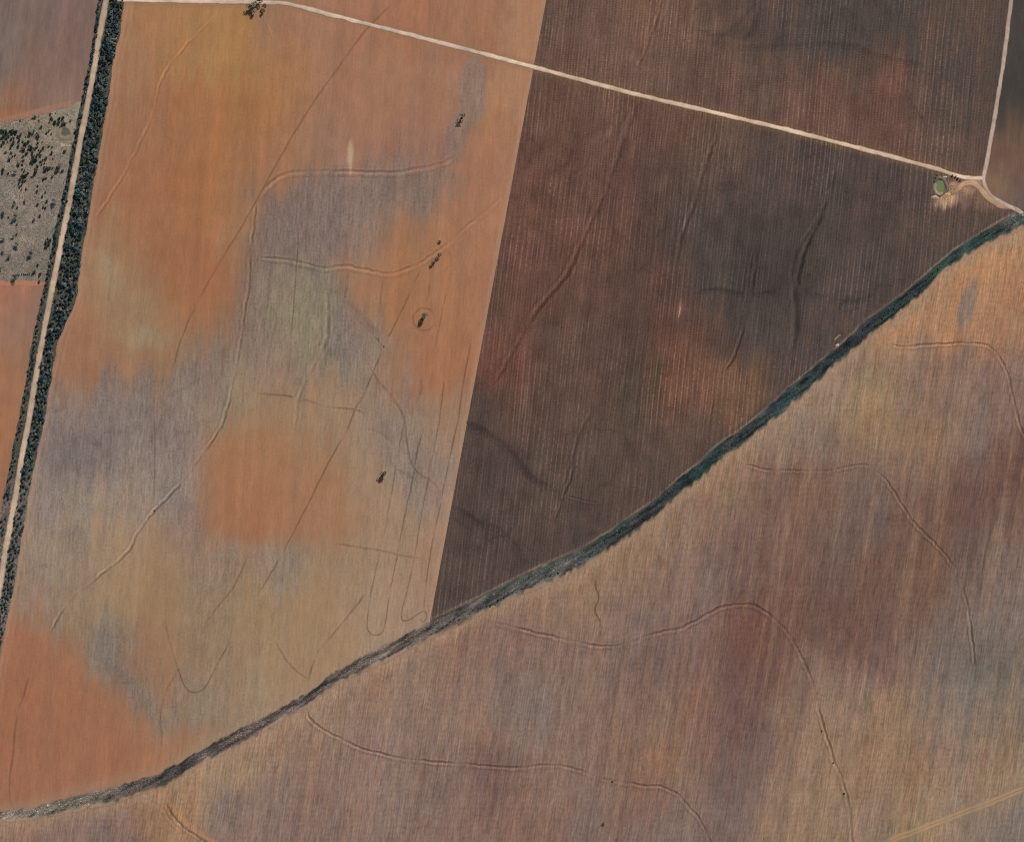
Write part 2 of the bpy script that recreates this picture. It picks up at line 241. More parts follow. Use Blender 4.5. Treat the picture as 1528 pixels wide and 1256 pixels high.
def soil_rgb(field, px, py):
    """photo-space soil colour of a field at photo coordinates"""
    px = np.asarray(px, dtype=float).ravel(); py = np.asarray(py, dtype=float).ravel()
    S = SAMPLES[field]; out = np.zeros((len(px), 3)); ln = LEAN[field]
    u = px - ln * py
    qx = px + 22 * fbm(px / 55, py / 70, 3) + 9 * fbm(u / 9, py / 60, 5, 2); qy = py + 26 * fbm(px / 60, py / 55, 9) + (30 * vnoise(u / 4.2, py / 110, 31) + 26 * vnoise(u / 12, py / 150, 33)) * (1.3 if field == 'orange' else 1)
    sig = 25.0
    for i in range(0, len(px), 60000):
        j = slice(i, i + 60000)
        d2 = (qx[j, None] - S[None, :, 0]) ** 2 + ((qy[j, None] - S[None, :, 1]) * .85) ** 2
        w = np.exp(-d2 / (2 * sig * sig)) + 3e-3 / (1 + d2 / 900) ** 1.5
        out[j] = (w @ S[:, 2:]) / w.sum(1)[:, None]
    for (pts, rgb, k, soft) in POLY.get(field, []):
        m = k * poly_mask(qx * .6 + px * .4, qy * .6 + py * .4, pts, soft)
        out += m[:, None] * (np.array(rgb) - out)
    for (cx, cy, rx, ry, lean, rgb, k, soft) in PATCH[field]:
        ex = (qx * .5 + px * .5 - cx - lean * (py - cy)) / rx; ey = (qy * .5 + py * .5 - cy) / ry
        m = k * (1 - smooth(1 - soft, 1 + soft * .4, np.hypot(ex, ey)))
        out += m[:, None] * (np.array(rgb) - out)
    # broad drill-width streaks and mottling of the soil itself
    amp = dict(orange=.05, stubble=.10, north=.10, east=.06, south=.085, northwest=.08, scrub=.05, west=.05)[field]
    st = vnoise(u / 11, py / 260, 41) + .7 * vnoise(u / 4.5, py / 140, 43)
    red = vnoise(u / 17, py / 190, 47) + .6 * fbm(px / 30, py / 40, 53)
    out *= (1 + amp * st)[:, None]
    nar = vnoise(u / 5.5, py / 70, 59) * dict(south=1.5, northwest=1.2, stubble=.8, north=.9).get(field, .5); red = red + nar
    out *= 1 + np.stack([.028 * red, 0 * red, -.022 * red], -1)
    mot = fbm(px / 17, py / 21, 151, 4); out *= (1 + dict(orange=.045, stubble=.13, north=.13, south=.06, east=.08).get(field, .06) * mot)[:, None]
    vein = np.clip(1 - np.abs(fbm((px + 14 * fbm(px / 40, py / 40, 161)) / 60, (py + 14 * fbm(px / 35, py / 45, 163)) / 75, 157, 3)) * 9, 0, 1) ** 2
    patchy = np.clip(.5 + 1.6 * fbm(px / 120, py / 120, 167), 0, 1)
    if field == 'orange': patchy = patchy * np.clip((66 - (out[:, 0] - out[:, 2])) / 30, .12, 1)
    out *= (1 - dict(orange=.08, stubble=.13, north=.12, south=.05).get(field, .03) * vein * patchy)[:, None]
    if field == 'stubble': out[:, 1:] *= (1 - .035 * (1 - smooth(960, 1080, px)))[:, None]
    if field == 'orange': out[:, 0] *= .99; out[:, 1] *= .998
    if field in ('stubble', 'north'):
        bt = smooth(72, 98, out[:, 0]); out[:, 1] = np.minimum(out[:, 1], out[:, 0] * (.885 - .09 * bt)); out[:, 2] = np.minimum(out[:, 2], out[:, 1] * (.93 - .065 * bt))
    elif field == 'south':
        out[:, 0] *= 1.005; out[:, 2] = np.minimum(out[:, 2] * .985, out[:, 1] * .912)
        tan = smooth(.12, .42, vnoise(u / 8, py / 170, 191) + .5 * vnoise(u / 3.2, py / 90, 193)); out += (.22 * tan)[:, None] * (np.array((168, 136, 108)) - out)
    else: out[:, 2] = np.minimum(out[:, 2], out[:, 1] * (.94 if field == 'orange' else .925))
    # margins
    n, s = drain_d(px, py)
    if field == 'stubble':
        m = .75 * (1 - smooth(6, 13, n)); out += m[:, None] * (np.array((84, 70, 63)) - out)
        m = .8 * np.exp(-((n - 3.0) / 1.5) ** 2) * (.75 + vnoise(px / 25, py / 25, 61)); out += m[:, None] * (np.array((134, 118, 104)) - out)
        b = px - BOUND(py); m = .3 * (1 - smooth(3, 8, b)); out += m[:, None] * (np.array((84, 70, 63)) - out)
    if field == 'south':
        m = .7 * (1 - smooth(4, 24, s + 12 * fbm(px / 25, py / 25, 67))) ; out += m[:, None] * (np.array((160, 131, 107)) - out)
    if field == 'orange':
        m = .35 * (1 - smooth(4, 16, n)); out += m[:, None] * (np.array((156, 132, 112)) - out)
        b = px - np.interp(py, BELT_Y, BELT_R); m = .55 * np.exp(-((b - 4) / 3.0) ** 2) + .3 * np.exp(-((b - 12) / 2.2) ** 2)
        out += m[:, None] * (np.array((172, 134, 112)) - out)
        b = BOUND(py) - px; m = .5 * (1 - smooth(3, 9, b)); out += m[:, None] * (np.array((172, 136, 110)) - out)
    if field in ('orange', 'stubble', 'north'):
        d = poly_dist(px, py, ROAD_N); m = .5 * (1 - smooth(6, 12, d))
        out += m[:, None] * (np.array((150, 112, 84) if field == 'orange' else (112, 86, 62)) - out)
    if field in ('east', 'north', 'stubble'):
        d = np.hypot((px - 1478) / 1.2, py - 285); m = .55 * (1 - smooth(10, 42, d + 14 * fbm(px / 18, py / 18, 71)))
        out += m[:, None] * (np.array((142, 110, 86)) - out)
    if field == 'scrub':
        g = fbm(px / 9, py / 9, 73); out *= (1 + .12 * g)[:, None]
        g = smooth(-.1, .5, fbm(px / 18, py / 18, 79)); out += (.45 * g)[:, None] * (np.array((116, 111, 97)) - out)
        out[:, 2] *= 1.04; out *= (1 + .16 * fbm(px / 4.5, py / 4.5, 181))[:, None] * .97
    return out

def soil_a(field, c):
    """soil colour plus, in the fourth channel, how strongly the drill rows show in that soil"""
    c = np.clip(c, 5, 250); a = np.ones(len(c))
    if field == 'orange': a = 1.15 + 1.6 * np.clip((62 - (c[:, 0] - c[:, 2])) / 32, 0, 1)
    return np.concatenate([soil(c), a[:, None]], 1)

# ------------------------------------------------------------------ materials
def principled(name, rough=0.9):
    m = bpy.data.materials.new(name); m.use_nodes = True
    b = m.node_tree.nodes['Principled BSDF']; b.inputs['Roughness'].default_value = rough
    b.inputs['Specular IOR Level'].default_value = 0.15
    return m, m.node_tree.nodes, m.node_tree.links, b

def math_node(N, L, op, a, b=None, c=None):
    n = N.new('ShaderNodeMath'); n.operation = op
    for i, v in enumerate((a, b, c)):
        if v is None: continue
        if isinstance(v, (int, float)): n.inputs[i].default_value = v
        else: L.new(v, n.inputs[i])
    return n.outputs[0]

def field_material(name, lean, fine=.1, streak=.08, grain=.06, check=0.0, period=4.2, cross=3.6, bump=.0, tram=0.0, lines=0.0):
    """soil colour from the mesh, with drill rows, stubble dashes and crumb as fine grain"""
    m, N, L, B = principled(name, .95)
    at = N.new('ShaderNodeAttribute'); at.attribute_name = 'soil'
    tc = N.new('ShaderNodeTexCoord'); sep = N.new('ShaderNodeSeparateXYZ'); L.new(tc.outputs['Object'], sep.inputs[0])
    # u across the rows, v along (world y is -photo y)
    u = math_node(N, L, 'ADD', sep.outputs[0], math_node(N, L, 'MULTIPLY', sep.outputs[1], lean)); v = sep.outputs[1]
    def noise(su, svv, detail=2.0, off=0.0):
        cb = N.new('ShaderNodeCombineXYZ')
        L.new(math_node(N, L, 'MULTIPLY', u, su), cb.inputs[0]); L.new(math_node(N, L, 'MULTIPLY', v, svv), cb.inputs[1]); cb.inputs[2].default_value = off
        n = N.new('ShaderNodeTexNoise'); n.inputs['Scale'].default_value = 1.0; n.inputs['Detail'].default_value = detail
        L.new(cb.outputs[0], n.inputs['Vector'])
        return math_node(N, L, 'SUBTRACT', n.outputs['Fac'], .5)
    f = math_node(N, L, 'MULTIPLY', noise(1 / 2.8, 1 / 22, 2, 1.0), fine * 4)
    f = math_node(N, L, 'ADD', f, math_node(N, L, 'MULTIPLY', noise(1 / 9, 1 / 120, 2, 5.0), streak * 3))
    g = noise(1 / 3.0, 1 / 3.6, 3, 9.0)
    f = math_node(N, L, 'ADD', f, math_node(N, L, 'MULTIPLY', g, grain * 4))
    if check:
        ph = math_node(N, L, 'MULTIPLY', noise(1 / 90, 1 / 200, 1, 13.0), 9.0)
        ph2 = math_node(N, L, 'MULTIPLY', noise(1 / 11, 1 / 26, 3, 17.0), 16.0)
        a = math_node(N, L, 'SINE', math_node(N, L, 'ADD', math_node(N, L, 'MULTIPLY', u, 6.2832 / period), ph))
        b = math_node(N, L, 'SINE', math_node(N, L, 'ADD', math_node(N, L, 'MULTIPLY', v, 6.2832 / cross), ph2))
        mod = math_node(N, L, 'ADD', math_node(N, L, 'MULTIPLY', noise(1 / 24, 1 / 40, 3, 21.0), 2.4), .6)
        mod = math_node(N, L, 'MAXIMUM', mod, .15)
        c = math_node(N, L, 'ADD', math_node(N, L, 'MULTIPLY', a, .55), math_node(N, L, 'MULTIPLY', math_node(N, L, 'MULTIPLY', a, b), .35))
        c = math_node(N, L, 'ADD', c, math_node(N, L, 'MULTIPLY', b, .35))
        f = math_node(N, L, 'ADD', f, math_node(N, L, 'MULTIPLY', math_node(N, L, 'MULTIPLY', c, mod), check))
        if lines:
            pl = math_node(N, L, 'SINE', math_node(N, L, 'ADD', math_node(N, L, 'MULTIPLY', u, 6.2832 / 7.9), math_node(N, L, 'MULTIPLY', noise(1 / 70, 1 / 300, 1, 51.0), 12.0)))
            pl = math_node(N, L, 'POWER', math_node(N, L, 'MAXIMUM', pl, 0.0), 4.0)
            dot = math_node(N, L, 'MAXIMUM', math_node(N, L, 'ADD', math_node(N, L, 'MULTIPLY', noise(1 / 6, 1 / 5.0, 2, 55.0), 3.0), .6), 0.0)
            ar = math_node(N, L, 'MAXIMUM', math_node(N, L, 'ADD', math_node(N, L, 'MULTIPLY', noise(1 / 90, 1 / 110, 3, 59.0), 4.5), .45), 0.0)
            f = math_node(N, L, 'ADD', f, math_node(N, L, 'MULTIPLY', math_node(N, L, 'MULTIPLY', math_node(N, L, 'MULTIPLY', pl, dot), ar), lines))
        # pale lines of loose straw left by the header
        s = noise(1 / 3.4, 1 / 90, 1, 25.0)
        s = math_node(N, L, 'MAXIMUM', math_node(N, L, 'SUBTRACT', s, .13), 0.0)
        f = math_node(N, L, 'ADD', f, math_node(N, L, 'MULTIPLY', math_node(N, L, 'MULTIPLY', s, math_node(N, L, 'ADD', math_node(N, L, 'MULTIPLY', g, 1.2), .7)), check * 14))
    # thin dark tramlines left by wheels along the rows
    tl = math_node(N, L, 'MAXIMUM', math_node(N, L, 'SUBTRACT', noise(1 / 4.0, 1 / 420, 0, 33.0), .27), 0.0)
    f = math_node(N, L, 'SUBTRACT', f, math_node(N, L, 'MULTIPLY', tl, tram))
    f = math_node(N, L, 'MULTIPLY', f, at.outputs['Alpha'])
    fac = math_node(N, L, 'MAXIMUM', math_node(N, L, 'ADD', f, 1.0), .3)
    sc = N.new('ShaderNodeVectorMath'); sc.operation = 'SCALE'
    L.new(at.outputs['Color'], sc.inputs[0]); L.new(fac, sc.inputs['Scale'])
    L.new(sc.outputs[0], B.inputs['Base Color'])
    if bump:
        bn = N.new('ShaderNodeBump'); bn.inputs['Strength'].default_value = bump; bn.inputs['Distance'].default_value = .25
        L.new(f, bn.inputs['Height']); L.new(bn.outputs[0], B.inputs['Normal'])
    return m

MAT = dict(
    orange=field_material('orange_soil', -.07, .075, .05, .065, tram=.8),
    stubble=field_material('stubble_soil', -.115, .15, .08, .20, .32, bump=.4, lines=.95),
    north=field_material('north_stubble_soil', -.10, .14, .08, .20, .32, period=4.5, bump=.4, lines=.95),
    east=field_material('east_soil', -.10, .08, .05, .07, .1),
    south=field_material('drilled_soil', -.16, .25, .11, .13, .16, period=3.6, cross=9.0, bump=.25, tram=.8),
    northwest=field_material('furrowed_soil', -.12, .12, .08, .07),
    scrub=field_material('pasture_soil', 0, .03, .02, .10),
    west=field_material('western_soil', -.05, .06, .06, .05),
    road=field_material('gravel', 0, .02, .02, .05),
    verge=field_material('leaf_litter', 0, .05, .03, .13))

def solid_material(name, attr='tint', rough=.85, trans=0.0):
    m, N, L, B = principled(name, rough)
    at = N.new('ShaderNodeAttribute'); at.attribute_name = attr
    L.new(at.outputs['Color'], B.inputs['Base Color'])
    return m

# ------------------------------------------------------------------ ground sheets: one sheared grid, shared by the fields, growing towards the horizon
STEP = 2.0
def axis(a, b):
    core = np.arange(a, b + .1, STEP); g = []; s = STEP; p = b
    while p < b + 30000: s *= 1.35; p += s; g.append(p)
    lo = []; s = STEP; p = a
    while p > a - 30000: s *= 1.35; p -= s; lo.append(p)
    return np.array(lo[::-1] + list(core) + g)
SH = -0.1874
v_ax = axis(-60, 1316)                                   # photo y
u_ax = axis(-1 - 40, 1803)                               # x + .1874 y ; 815 lies on a grid line (odd start)
U, V = np.meshgrid(u_ax, v_ax)
PX = U + SH * V; PY = V
nu, nv = len(u_ax), len(v_ax)
Z = height(PX, PY)
# which field a cell belongs to (by its centre)
cu = (u_ax[:-1] + u_ax[1:]) / 2; cv = (v_ax[:-1] + v_ax[1:]) / 2
CU, CV = np.meshgrid(cu, cv); CX = CU + SH * CV; CY = CV
roadn_y = np.interp(CX, [p[0] for p in ROAD_N], [p[1] for p in ROAD_N])
roade_x = np.interp(CY, [-240, 0, 100, 200, 266, 292, 305, 314, 326], [1540, 1509, 1496, 1480, 1468, 1479, 1500, 1519, 1532])
roadw_x = np.interp(CY, [p[1] for p in ROAD_W], [p[0] for p in ROAD_W])
mid = (np.interp(CX, DR_X, DR_T) + np.interp(CX, DR_X, DR_B)) / 2
F = np.full(CX.shape, 0)                                 # 0 = plain ground
near = (CX > -260) & (CX < 1800) & (CY > -240) & (CY < 1500)
NAMES = ['ground', 'orange', 'stubble', 'north', 'east', 'south', 'northwest', 'scrub', 'west']
above = CY < mid
is_w = CX < roadw_x
F[near & ~above] = 5
F[near & above & ~is_w & (CU < 815)] = 1
F[near & above & ~is_w & (CU > 815)] = 2
F[near & above & (CU > 815) & (CY < roadn_y)] = 3
F[near & above & (CX > roade_x) & (CY < 330)] = 4
sc_top = np.interp(CX, [-260, 0, 60, 115, 140], [250, 182, 167, 152, 150])
F[near & is_w & (CY < sc_top)] = 6
F[near & is_w & (CY >= sc_top) & (CY < 421)] = 7
F[near & is_w & (CY >= 421)] = 8
idx = np.arange(nu * nv).reshape(nv, nu)
quads = np.stack([idx[1:, :-1], idx[1:, 1:], idx[:-1, 1:], idx[:-1, :-1]], -1)
FL = dict(ground=('ground', 'brown farmland reaching out to the horizon', 'ground'),
          orange=('orange_field', 'bare orange and grey-tan field between the tree belt and the dark stubble field', 'field'),
          stubble=('stubble_field', 'dark brown stubble field south of the long pale road', 'field'),
          north=('northern_stubble_field', 'dark brown stubble field north of the long pale road', 'field'),
          east=('eastern_field', 'very dark field east of the short pale road in the corner', 'field'),
          south=('southern_field', 'brown drilled field with contour banks south of the diagonal ditch', 'field'),
          northwest=('furrowed_field', 'pinkish brown furrowed field in the top left corner', 'field'),
          scrub=('scrub_paddock', 'pale grassy paddock dotted with dark shrubs west of the road', 'paddock'),
          west=('western_field', 'orange field west of the road below the scrubby paddock', 'field'))
flat_x, flat_y, flat_z = PX.ravel(), PY.ravel(), Z.ravel()
def remap(q):
    used, inv = np.unique(q, return_inverse=True); return used, inv.reshape(q.shape)
for k, nm in enumerate(NAMES):
    q = quads[F == k]
    if not len(q): continue
    used, q = remap(q)
    x, y, z = flat_x[used], flat_y[used], flat_z[used]
    if nm == 'ground':
        c = np.full((len(x), 3), 132.0) * np.array([1, .8, .68]) * (1 + .18 * fbm(x / 300, y / 300, 5))[:, None]
    else: c = soil_rgb(nm, x, y)
    me = mesh_np(FL[nm][0], np.stack([wx(x), wy(y), z], -1), q, soil_a(nm, c), True)
    o = obj(FL[nm][0], me, MAT['south' if nm == 'ground' else nm])
    tag(o, FL[nm][1], FL[nm][2], kind='structure')

# ------------------------------------------------------------------ ribbons laid on the land
LAID = [0]
def ribbon(name, pts, half, prof, colour, mat, label, cat, lift=.05, step=2.5, kind='structure', taper=True, jitter=0.0, worn=0.0, fieldname='road'):
    """prof: rows of (t across -1..1 left to right, rise, mix); colour(px, py, mix, s) -> rgb"""
    LAID[0] += 1; lift = lift + .006 * (LAID[0] % 30)
    s = spline(pts, step); n = len(s)
    jit = jitter * (fbm(s[:, 0] / 17, s[:, 1] / 17 + 40, 211) + .6 * vnoise(s[:, 0] / 5, s[:, 1] / 5, 217))
    d = np.gradient(s, axis=0); d /= np.linalg.norm(d, axis=1)[:, None] + 1e-9
    nrm = np.stack([-d[:, 1], d[:, 0]], -1)               # in photo space: right-hand side when heading along the line
    arc = np.concatenate([[0], np.cumsum(np.linalg.norm(np.diff(s, axis=0), axis=1))])
    s = s + nrm * jit[:, None]
    h = np.array([half(a / arc[-1]) if callable(half) else half for a in arc])
    if taper: h = h * np.minimum(1, .25 + np.minimum(arc, arc[-1] - arc) / 18)
    h = h * (1 + .25 * fbm(arc / 14, arc * 0 + len(pts) * 3.1, 83) + .10 * vnoise(arc / 5, arc * 0 + 7.7, 89))
    k = len(prof); fade = np.minimum(1, np.minimum(arc, arc[-1] - arc) / 16) if taper else np.ones(n)
    fade = fade * np.clip(1 + worn * 2.2 * fbm(arc / 34 + s[0, 0], arc * 0 + s[0, 1], 223), .12, 1.5)
    X = np.stack([s[:, 0] + nrm[:, 0] * h * p[0] for p in prof], 1); Y = np.stack([s[:, 1] + nrm[:, 1] * h * p[0] for p in prof], 1)
    rise = np.stack([fade * p[1] for p in prof], 1); mix = np.stack([fade * p[2] for p in prof], 1)
    Zr = height(X.ravel(), Y.ravel()).reshape(X.shape) + lift + rise
    A = np.repeat(arc[:, None], k, 1)
    c = colour(X.ravel(), Y.ravel(), mix.ravel(), A.ravel())
    i = np.arange(n * k).reshape(n, k)
    q = np.stack([i[:-1, :-1], i[1:, :-1], i[1:, 1:], i[:-1, 1:]], -1).reshape(-1, 4)
    v = np.stack([wx(X.ravel()), wy(Y.ravel()), Zr.ravel()], -1)
    a, b, cc = v[q[0, 0]], v[q[0, 1]], v[q[0, 2]]
    if np.cross(b - a, cc - a)[2] < 0: q = q[:, ::-1]
    me = mesh_np(name, v, q, soil_a(fieldname, c), True)
    o = obj(name, me, mat); tag(o, label, cat, kind=kind); return o

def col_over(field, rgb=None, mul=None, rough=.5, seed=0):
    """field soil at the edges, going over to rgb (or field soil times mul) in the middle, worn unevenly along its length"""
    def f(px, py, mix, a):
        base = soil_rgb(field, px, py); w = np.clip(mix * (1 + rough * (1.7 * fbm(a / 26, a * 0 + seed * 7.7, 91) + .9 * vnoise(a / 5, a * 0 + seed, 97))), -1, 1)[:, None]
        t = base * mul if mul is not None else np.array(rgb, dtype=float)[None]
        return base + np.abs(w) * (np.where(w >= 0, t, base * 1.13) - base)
    return f

# dirt roads
def road_col(rgb, edge):
    def f(px, py, mix, a):
        n = 1 + .11 * fbm(px / 6, py / 6, 101) + .16 * fbm(a / 45, mix * 0, 103) + .10 * vnoise(a / 9, mix * 3, 105)
        return (np.array(edge)[None] * (1 - mix[:, None]) + np.array(rgb)[None] * mix[:, None]) * n[:, None]
    return f
RP = [(-1.5, -.04, 0), (-1.0, .12, .6), (-.5, .2, 1), (0, .24, .74), (.5, .2, 1), (1.0, .12, .6), (1.5, -.04, 0)]
# ground under the tree belt, from the western row to the eastern edge of the belt
def ribbon_between(name, ys, left, right, colour, mat, label, cat, k=8, lift=.05):
    y = np.arange(ys[0], ys[1], 3.0)
    l = np.interp(y, BELT_Y, left); r = np.interp(y, BELT_Y, right)
    t = np.linspace(0, 1, k)
    X = l[:, None] * (1 - t) + r[:, None] * t; Y = np.repeat(y[:, None], k, 1)
    X = X + np.where((t == 0) | (t == 1), 2.5, 0) * fbm(Y / 12, Y * 0 + t * 9, 107)
    i = np.arange(X.size).reshape(X.shape)
    q = np.stack([i[1:, :-1], i[1:, 1:], i[:-1, 1:], i[:-1, :-1]], -1).reshape(-1, 4)
    c = colour(X.ravel(), Y.ravel())
    me = mesh_np(name, np.stack([wx(X.ravel()), wy(Y.ravel()), height(X.ravel(), Y.ravel()) + lift], -1), q, soil(c), True)
    o = obj(name, me, mat); tag(o, label, cat, kind='structure'); return o
def verge_col(px, py):
    g = fbm(px / 6, py / 8, 109)[:, None]; s = smooth(690, 740, py)[:, None]
    return (np.array((82, 78, 70)) * (1 - s) + np.array((112, 102, 96)) * s) * (1 + .25 * g)
ribbon_between('roadside_verge', (-230, 1400), np.array(ROW_L) - .5, np.array(BELT_R) + .5, verge_col, MAT['verge'], 'grey leaf-littered verge under the tree belt along the western road', 'verge', 22)
ribbon('dirt_road', ROAD_W, 3.0, RP, road_col((196, 170, 146), (150, 128, 108)), MAT['road'], 'pale dirt road running north to south through the tree belt', 'road', lift=.12, taper=False, jitter=.8)
ribbon('dirt_road', ROAD_N, 2.3, RP, road_col((216, 192, 170), (150, 118, 94)), MAT['road'], 'long pale dirt road crossing from the tree belt to the junction', 'road', lift=.14, taper=False, jitter=.8)
ribbon('dirt_road', ROAD_E, lambda t: 2.2, RP, road_col((194, 174, 156), (128, 104, 90)), MAT['road'], 'pale dirt road running up the right edge from the junction', 'road', lift=.16, taper=False, jitter=.8)
# worn apron of the junction and the track forking off to the pond
ribbon('farm_track', [(1416, 292), (1425, 287), (1436, 276), (1452, 273), (1464, 283), (1474, 295), (1490, 306), (1508, 313)], lambda t: 3.0 * min(1, .35 + 4 * t, .35 + 4 * (1 - t)), RP,
       road_col((184, 150, 120), (132, 104, 84)), MAT['road'], 'tan track curving from the green pond round to the ditch crossing', 'track', lift=.19)
ribbon('junction_apron', [(1438, 270), (1450, 272), (1461, 273), (1469, 278)], lambda t: 6.5 - 2 * abs(t - .4), [(-1, 0, .1), (-.6, .05, .9), (0, .08, 1), (.6, .05, .9), (1, 0, .1)],
       road_col((174, 138, 108), (140, 110, 86)), MAT['road'], 'bare tan earth where the roads meet by the green pond', 'junction', lift=.10)
ribbon('track_crossing', [(1511, 308), (1519, 314), (1525, 320)], lambda t: 4.2, [(-1, 0, .2), (-.6, .25, 1), (0, .3, 1), (.6, .25, 1), (1, 0, .2)],
       road_col((206, 186, 164), (150, 130, 110)), MAT['road'], 'pale earth crossing where the track meets the end of the ditch', 'crossing', lift=.3)
ribbon('farm_track', [(1290, 1268), (1320, 1257), (1400, 1226), (1440, 1211), (1490, 1192), (1528, 1176), (1640, 1130)], 5.5,
       [(-1, 0, 0), (-.65, .05, .35), (-.3, .12, .95), (-.1, .0, .1), (.1, .0, .1), (.3, .12, .6), (.65, .05, .5), (1, 0, 0)], col_over('south', (178, 144, 106), rough=.5, seed=3), MAT['road'],
       'yellowish farm track cutting the bottom right corner', 'track', lift=.06, jitter=1.5)

ribbon('headland', [(-120, 213), (-40, 192), (0, 181), (30, 174), (60, 166), (90, 158), (116, 150)], 5.5, [(-1, 0, 0), (-.6, .02, .8), (0, .05, .9), (.4, .02, .5), (.7, .12, -.8), (1, 0, 0)], col_over('northwest', (160, 118, 94), rough=.4, seed=51), MAT['northwest'], 'pinkish bare strip between the furrowed field and the scrubby paddock', 'headland', jitter=1.2)
ribbon('headland', [(-120, 424), (-20, 423.5), (20, 423), (45, 422.5), (72, 423)], 4.5, [(-1, 0, 0), (-.6, .12, .7), (0, .03, 1), (.5, .02, .8), (1, 0, 0)], col_over('west', (172, 122, 98), rough=.3, seed=52), MAT['west'], 'orange bare strip along the lower edge of the scrubby paddock', 'headland', jitter=1.0)
# the diagonal drain
def drain_surface():
    px = np.arange(-10, 1690, 1.5); t = np.interp(px, DR_X, DR_T); b = np.interp(px, DR_X, DR_B)
    t = t + 2.2 * fbm(px / 9, px * 0, 113) - .4; b = b + 3.0 * fbm(px / 6, px * 0 + 5, 117)
    k = 16; w = np.linspace(0, 1, k)
    Y = t[:, None] * (1 - w) + b[:, None] * w; X = px[:, None] + 4.0 * (w - .5) * 2
    c = drain_rgb(X.ravel()); g = fbm(X.ravel() / 16, (Y.ravel() + X.ravel() * .62) / 3.6, 119)
    ww = np.tile(w, len(px))
    c = c * (.93 + .62 * g + .45 * fbm(X.ravel() / 38, Y.ravel() / 38, 123))[:, None]
    br = np.clip(.5 + 1.5 * fbm(X.ravel() / 22, Y.ravel() / 22, 127), 0, 1)[:, None]; c = c * (1 + br * np.array([.10, .0, -.06]))
    xx = X.ravel(); gs = (smooth(700, 760, xx) * (1 - smooth(940, 1000, xx)) * np.exp(-((ww - .17) / .09) ** 2))[:, None]
    c = c * (1 - .7 * gs) + np.array((60, 86, 68)) * .7 * gs
    rag = .2 * fbm(xx / 6, ww * 2, 141)
    en = smooth(.17, .0, ww + rag)[:, None]; es = smooth(.70, .98, ww + rag)[:, None]
    cn = np.where((xx < BOUND(Y.ravel()))[:, None], soil_rgb('orange', xx, Y.ravel()), soil_rgb('stubble', xx, Y.ravel())); cs = soil_rgb('south', xx, Y.ravel())
    c = c * (1 - en) + cn * en; c = c * (1 - es) + cs * es
    i = np.arange(X.size).reshape(X.shape); q = np.stack([i[1:, :-1], i[:-1, :-1], i[:-1, 1:], i[1:, 1:]], -1).reshape(-1, 4)
    z = height(X.ravel(), Y.ravel()) + .22
    v = np.stack([wx(X.ravel()), wy(Y.ravel()), z], -1)
    if np.cross(v[q[0, 1]] - v[q[0, 0]], v[q[0, 2]] - v[q[0, 0]])[2] < 0: q = q[:, ::-1]
    o = obj('drainage_ditch', mesh_np('drainage_ditch', v, q, soil(np.clip(c, 5, 250)), True), MAT['verge'])
    tag(o, 'grassy drainage ditch running diagonally between the fields', 'ditch', kind='structure')
drain_surface()

# contour banks: a scraped channel on one side, a low earth bank on the other
BANK = [(-1, 0, 0), (-.75, .0, -.35), (-.5, .02, .6), (-.28, .05, 1), (-.08, .22, .4), (.12, .42, -.8), (.32, .40, -.8), (.55, .2, -.2), (.78, .04, .3), (1, 0, 0)]  # dark and pale mixes also paint the ridge's shaded and lit sides
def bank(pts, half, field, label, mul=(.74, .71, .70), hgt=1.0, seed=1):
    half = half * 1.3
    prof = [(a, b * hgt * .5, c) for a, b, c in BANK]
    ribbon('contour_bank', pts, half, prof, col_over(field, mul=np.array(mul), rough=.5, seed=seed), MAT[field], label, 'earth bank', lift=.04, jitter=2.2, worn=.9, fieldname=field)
SB = 'low earth contour bank '
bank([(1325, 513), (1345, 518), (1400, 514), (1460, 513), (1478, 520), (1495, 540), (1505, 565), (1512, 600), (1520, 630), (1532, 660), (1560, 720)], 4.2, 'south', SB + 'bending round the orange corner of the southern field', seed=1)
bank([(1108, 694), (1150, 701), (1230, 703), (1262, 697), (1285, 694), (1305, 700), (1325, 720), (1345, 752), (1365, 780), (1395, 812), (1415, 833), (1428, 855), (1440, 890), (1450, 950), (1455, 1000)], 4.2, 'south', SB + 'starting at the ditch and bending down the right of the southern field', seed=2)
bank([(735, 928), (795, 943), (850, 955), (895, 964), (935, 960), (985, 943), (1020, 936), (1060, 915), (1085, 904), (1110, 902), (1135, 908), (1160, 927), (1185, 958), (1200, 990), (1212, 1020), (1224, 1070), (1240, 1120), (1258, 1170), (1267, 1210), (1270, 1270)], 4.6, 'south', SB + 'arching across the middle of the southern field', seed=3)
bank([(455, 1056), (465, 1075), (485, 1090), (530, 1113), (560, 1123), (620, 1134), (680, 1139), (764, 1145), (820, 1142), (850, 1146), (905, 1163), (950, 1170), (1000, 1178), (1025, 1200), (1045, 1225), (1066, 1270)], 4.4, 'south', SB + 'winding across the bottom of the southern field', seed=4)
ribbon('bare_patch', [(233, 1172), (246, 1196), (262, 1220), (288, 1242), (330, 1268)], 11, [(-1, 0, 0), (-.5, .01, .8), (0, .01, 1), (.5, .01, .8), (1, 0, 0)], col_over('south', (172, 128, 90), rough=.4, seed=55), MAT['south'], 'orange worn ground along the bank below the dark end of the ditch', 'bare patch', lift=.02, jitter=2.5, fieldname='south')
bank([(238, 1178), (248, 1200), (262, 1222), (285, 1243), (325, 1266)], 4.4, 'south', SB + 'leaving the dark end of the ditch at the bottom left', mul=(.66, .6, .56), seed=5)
bank([(382, 300), (400, 277), (420, 262), (450, 256), (520, 256), (560, 258), (600, 257), (640, 249), (662, 243), (682, 232)], 5.5, 'orange', SB + 'curving across the upper orange field below the pale strip', mul=(.86, .82, .8), hgt=1.0, seed=6)
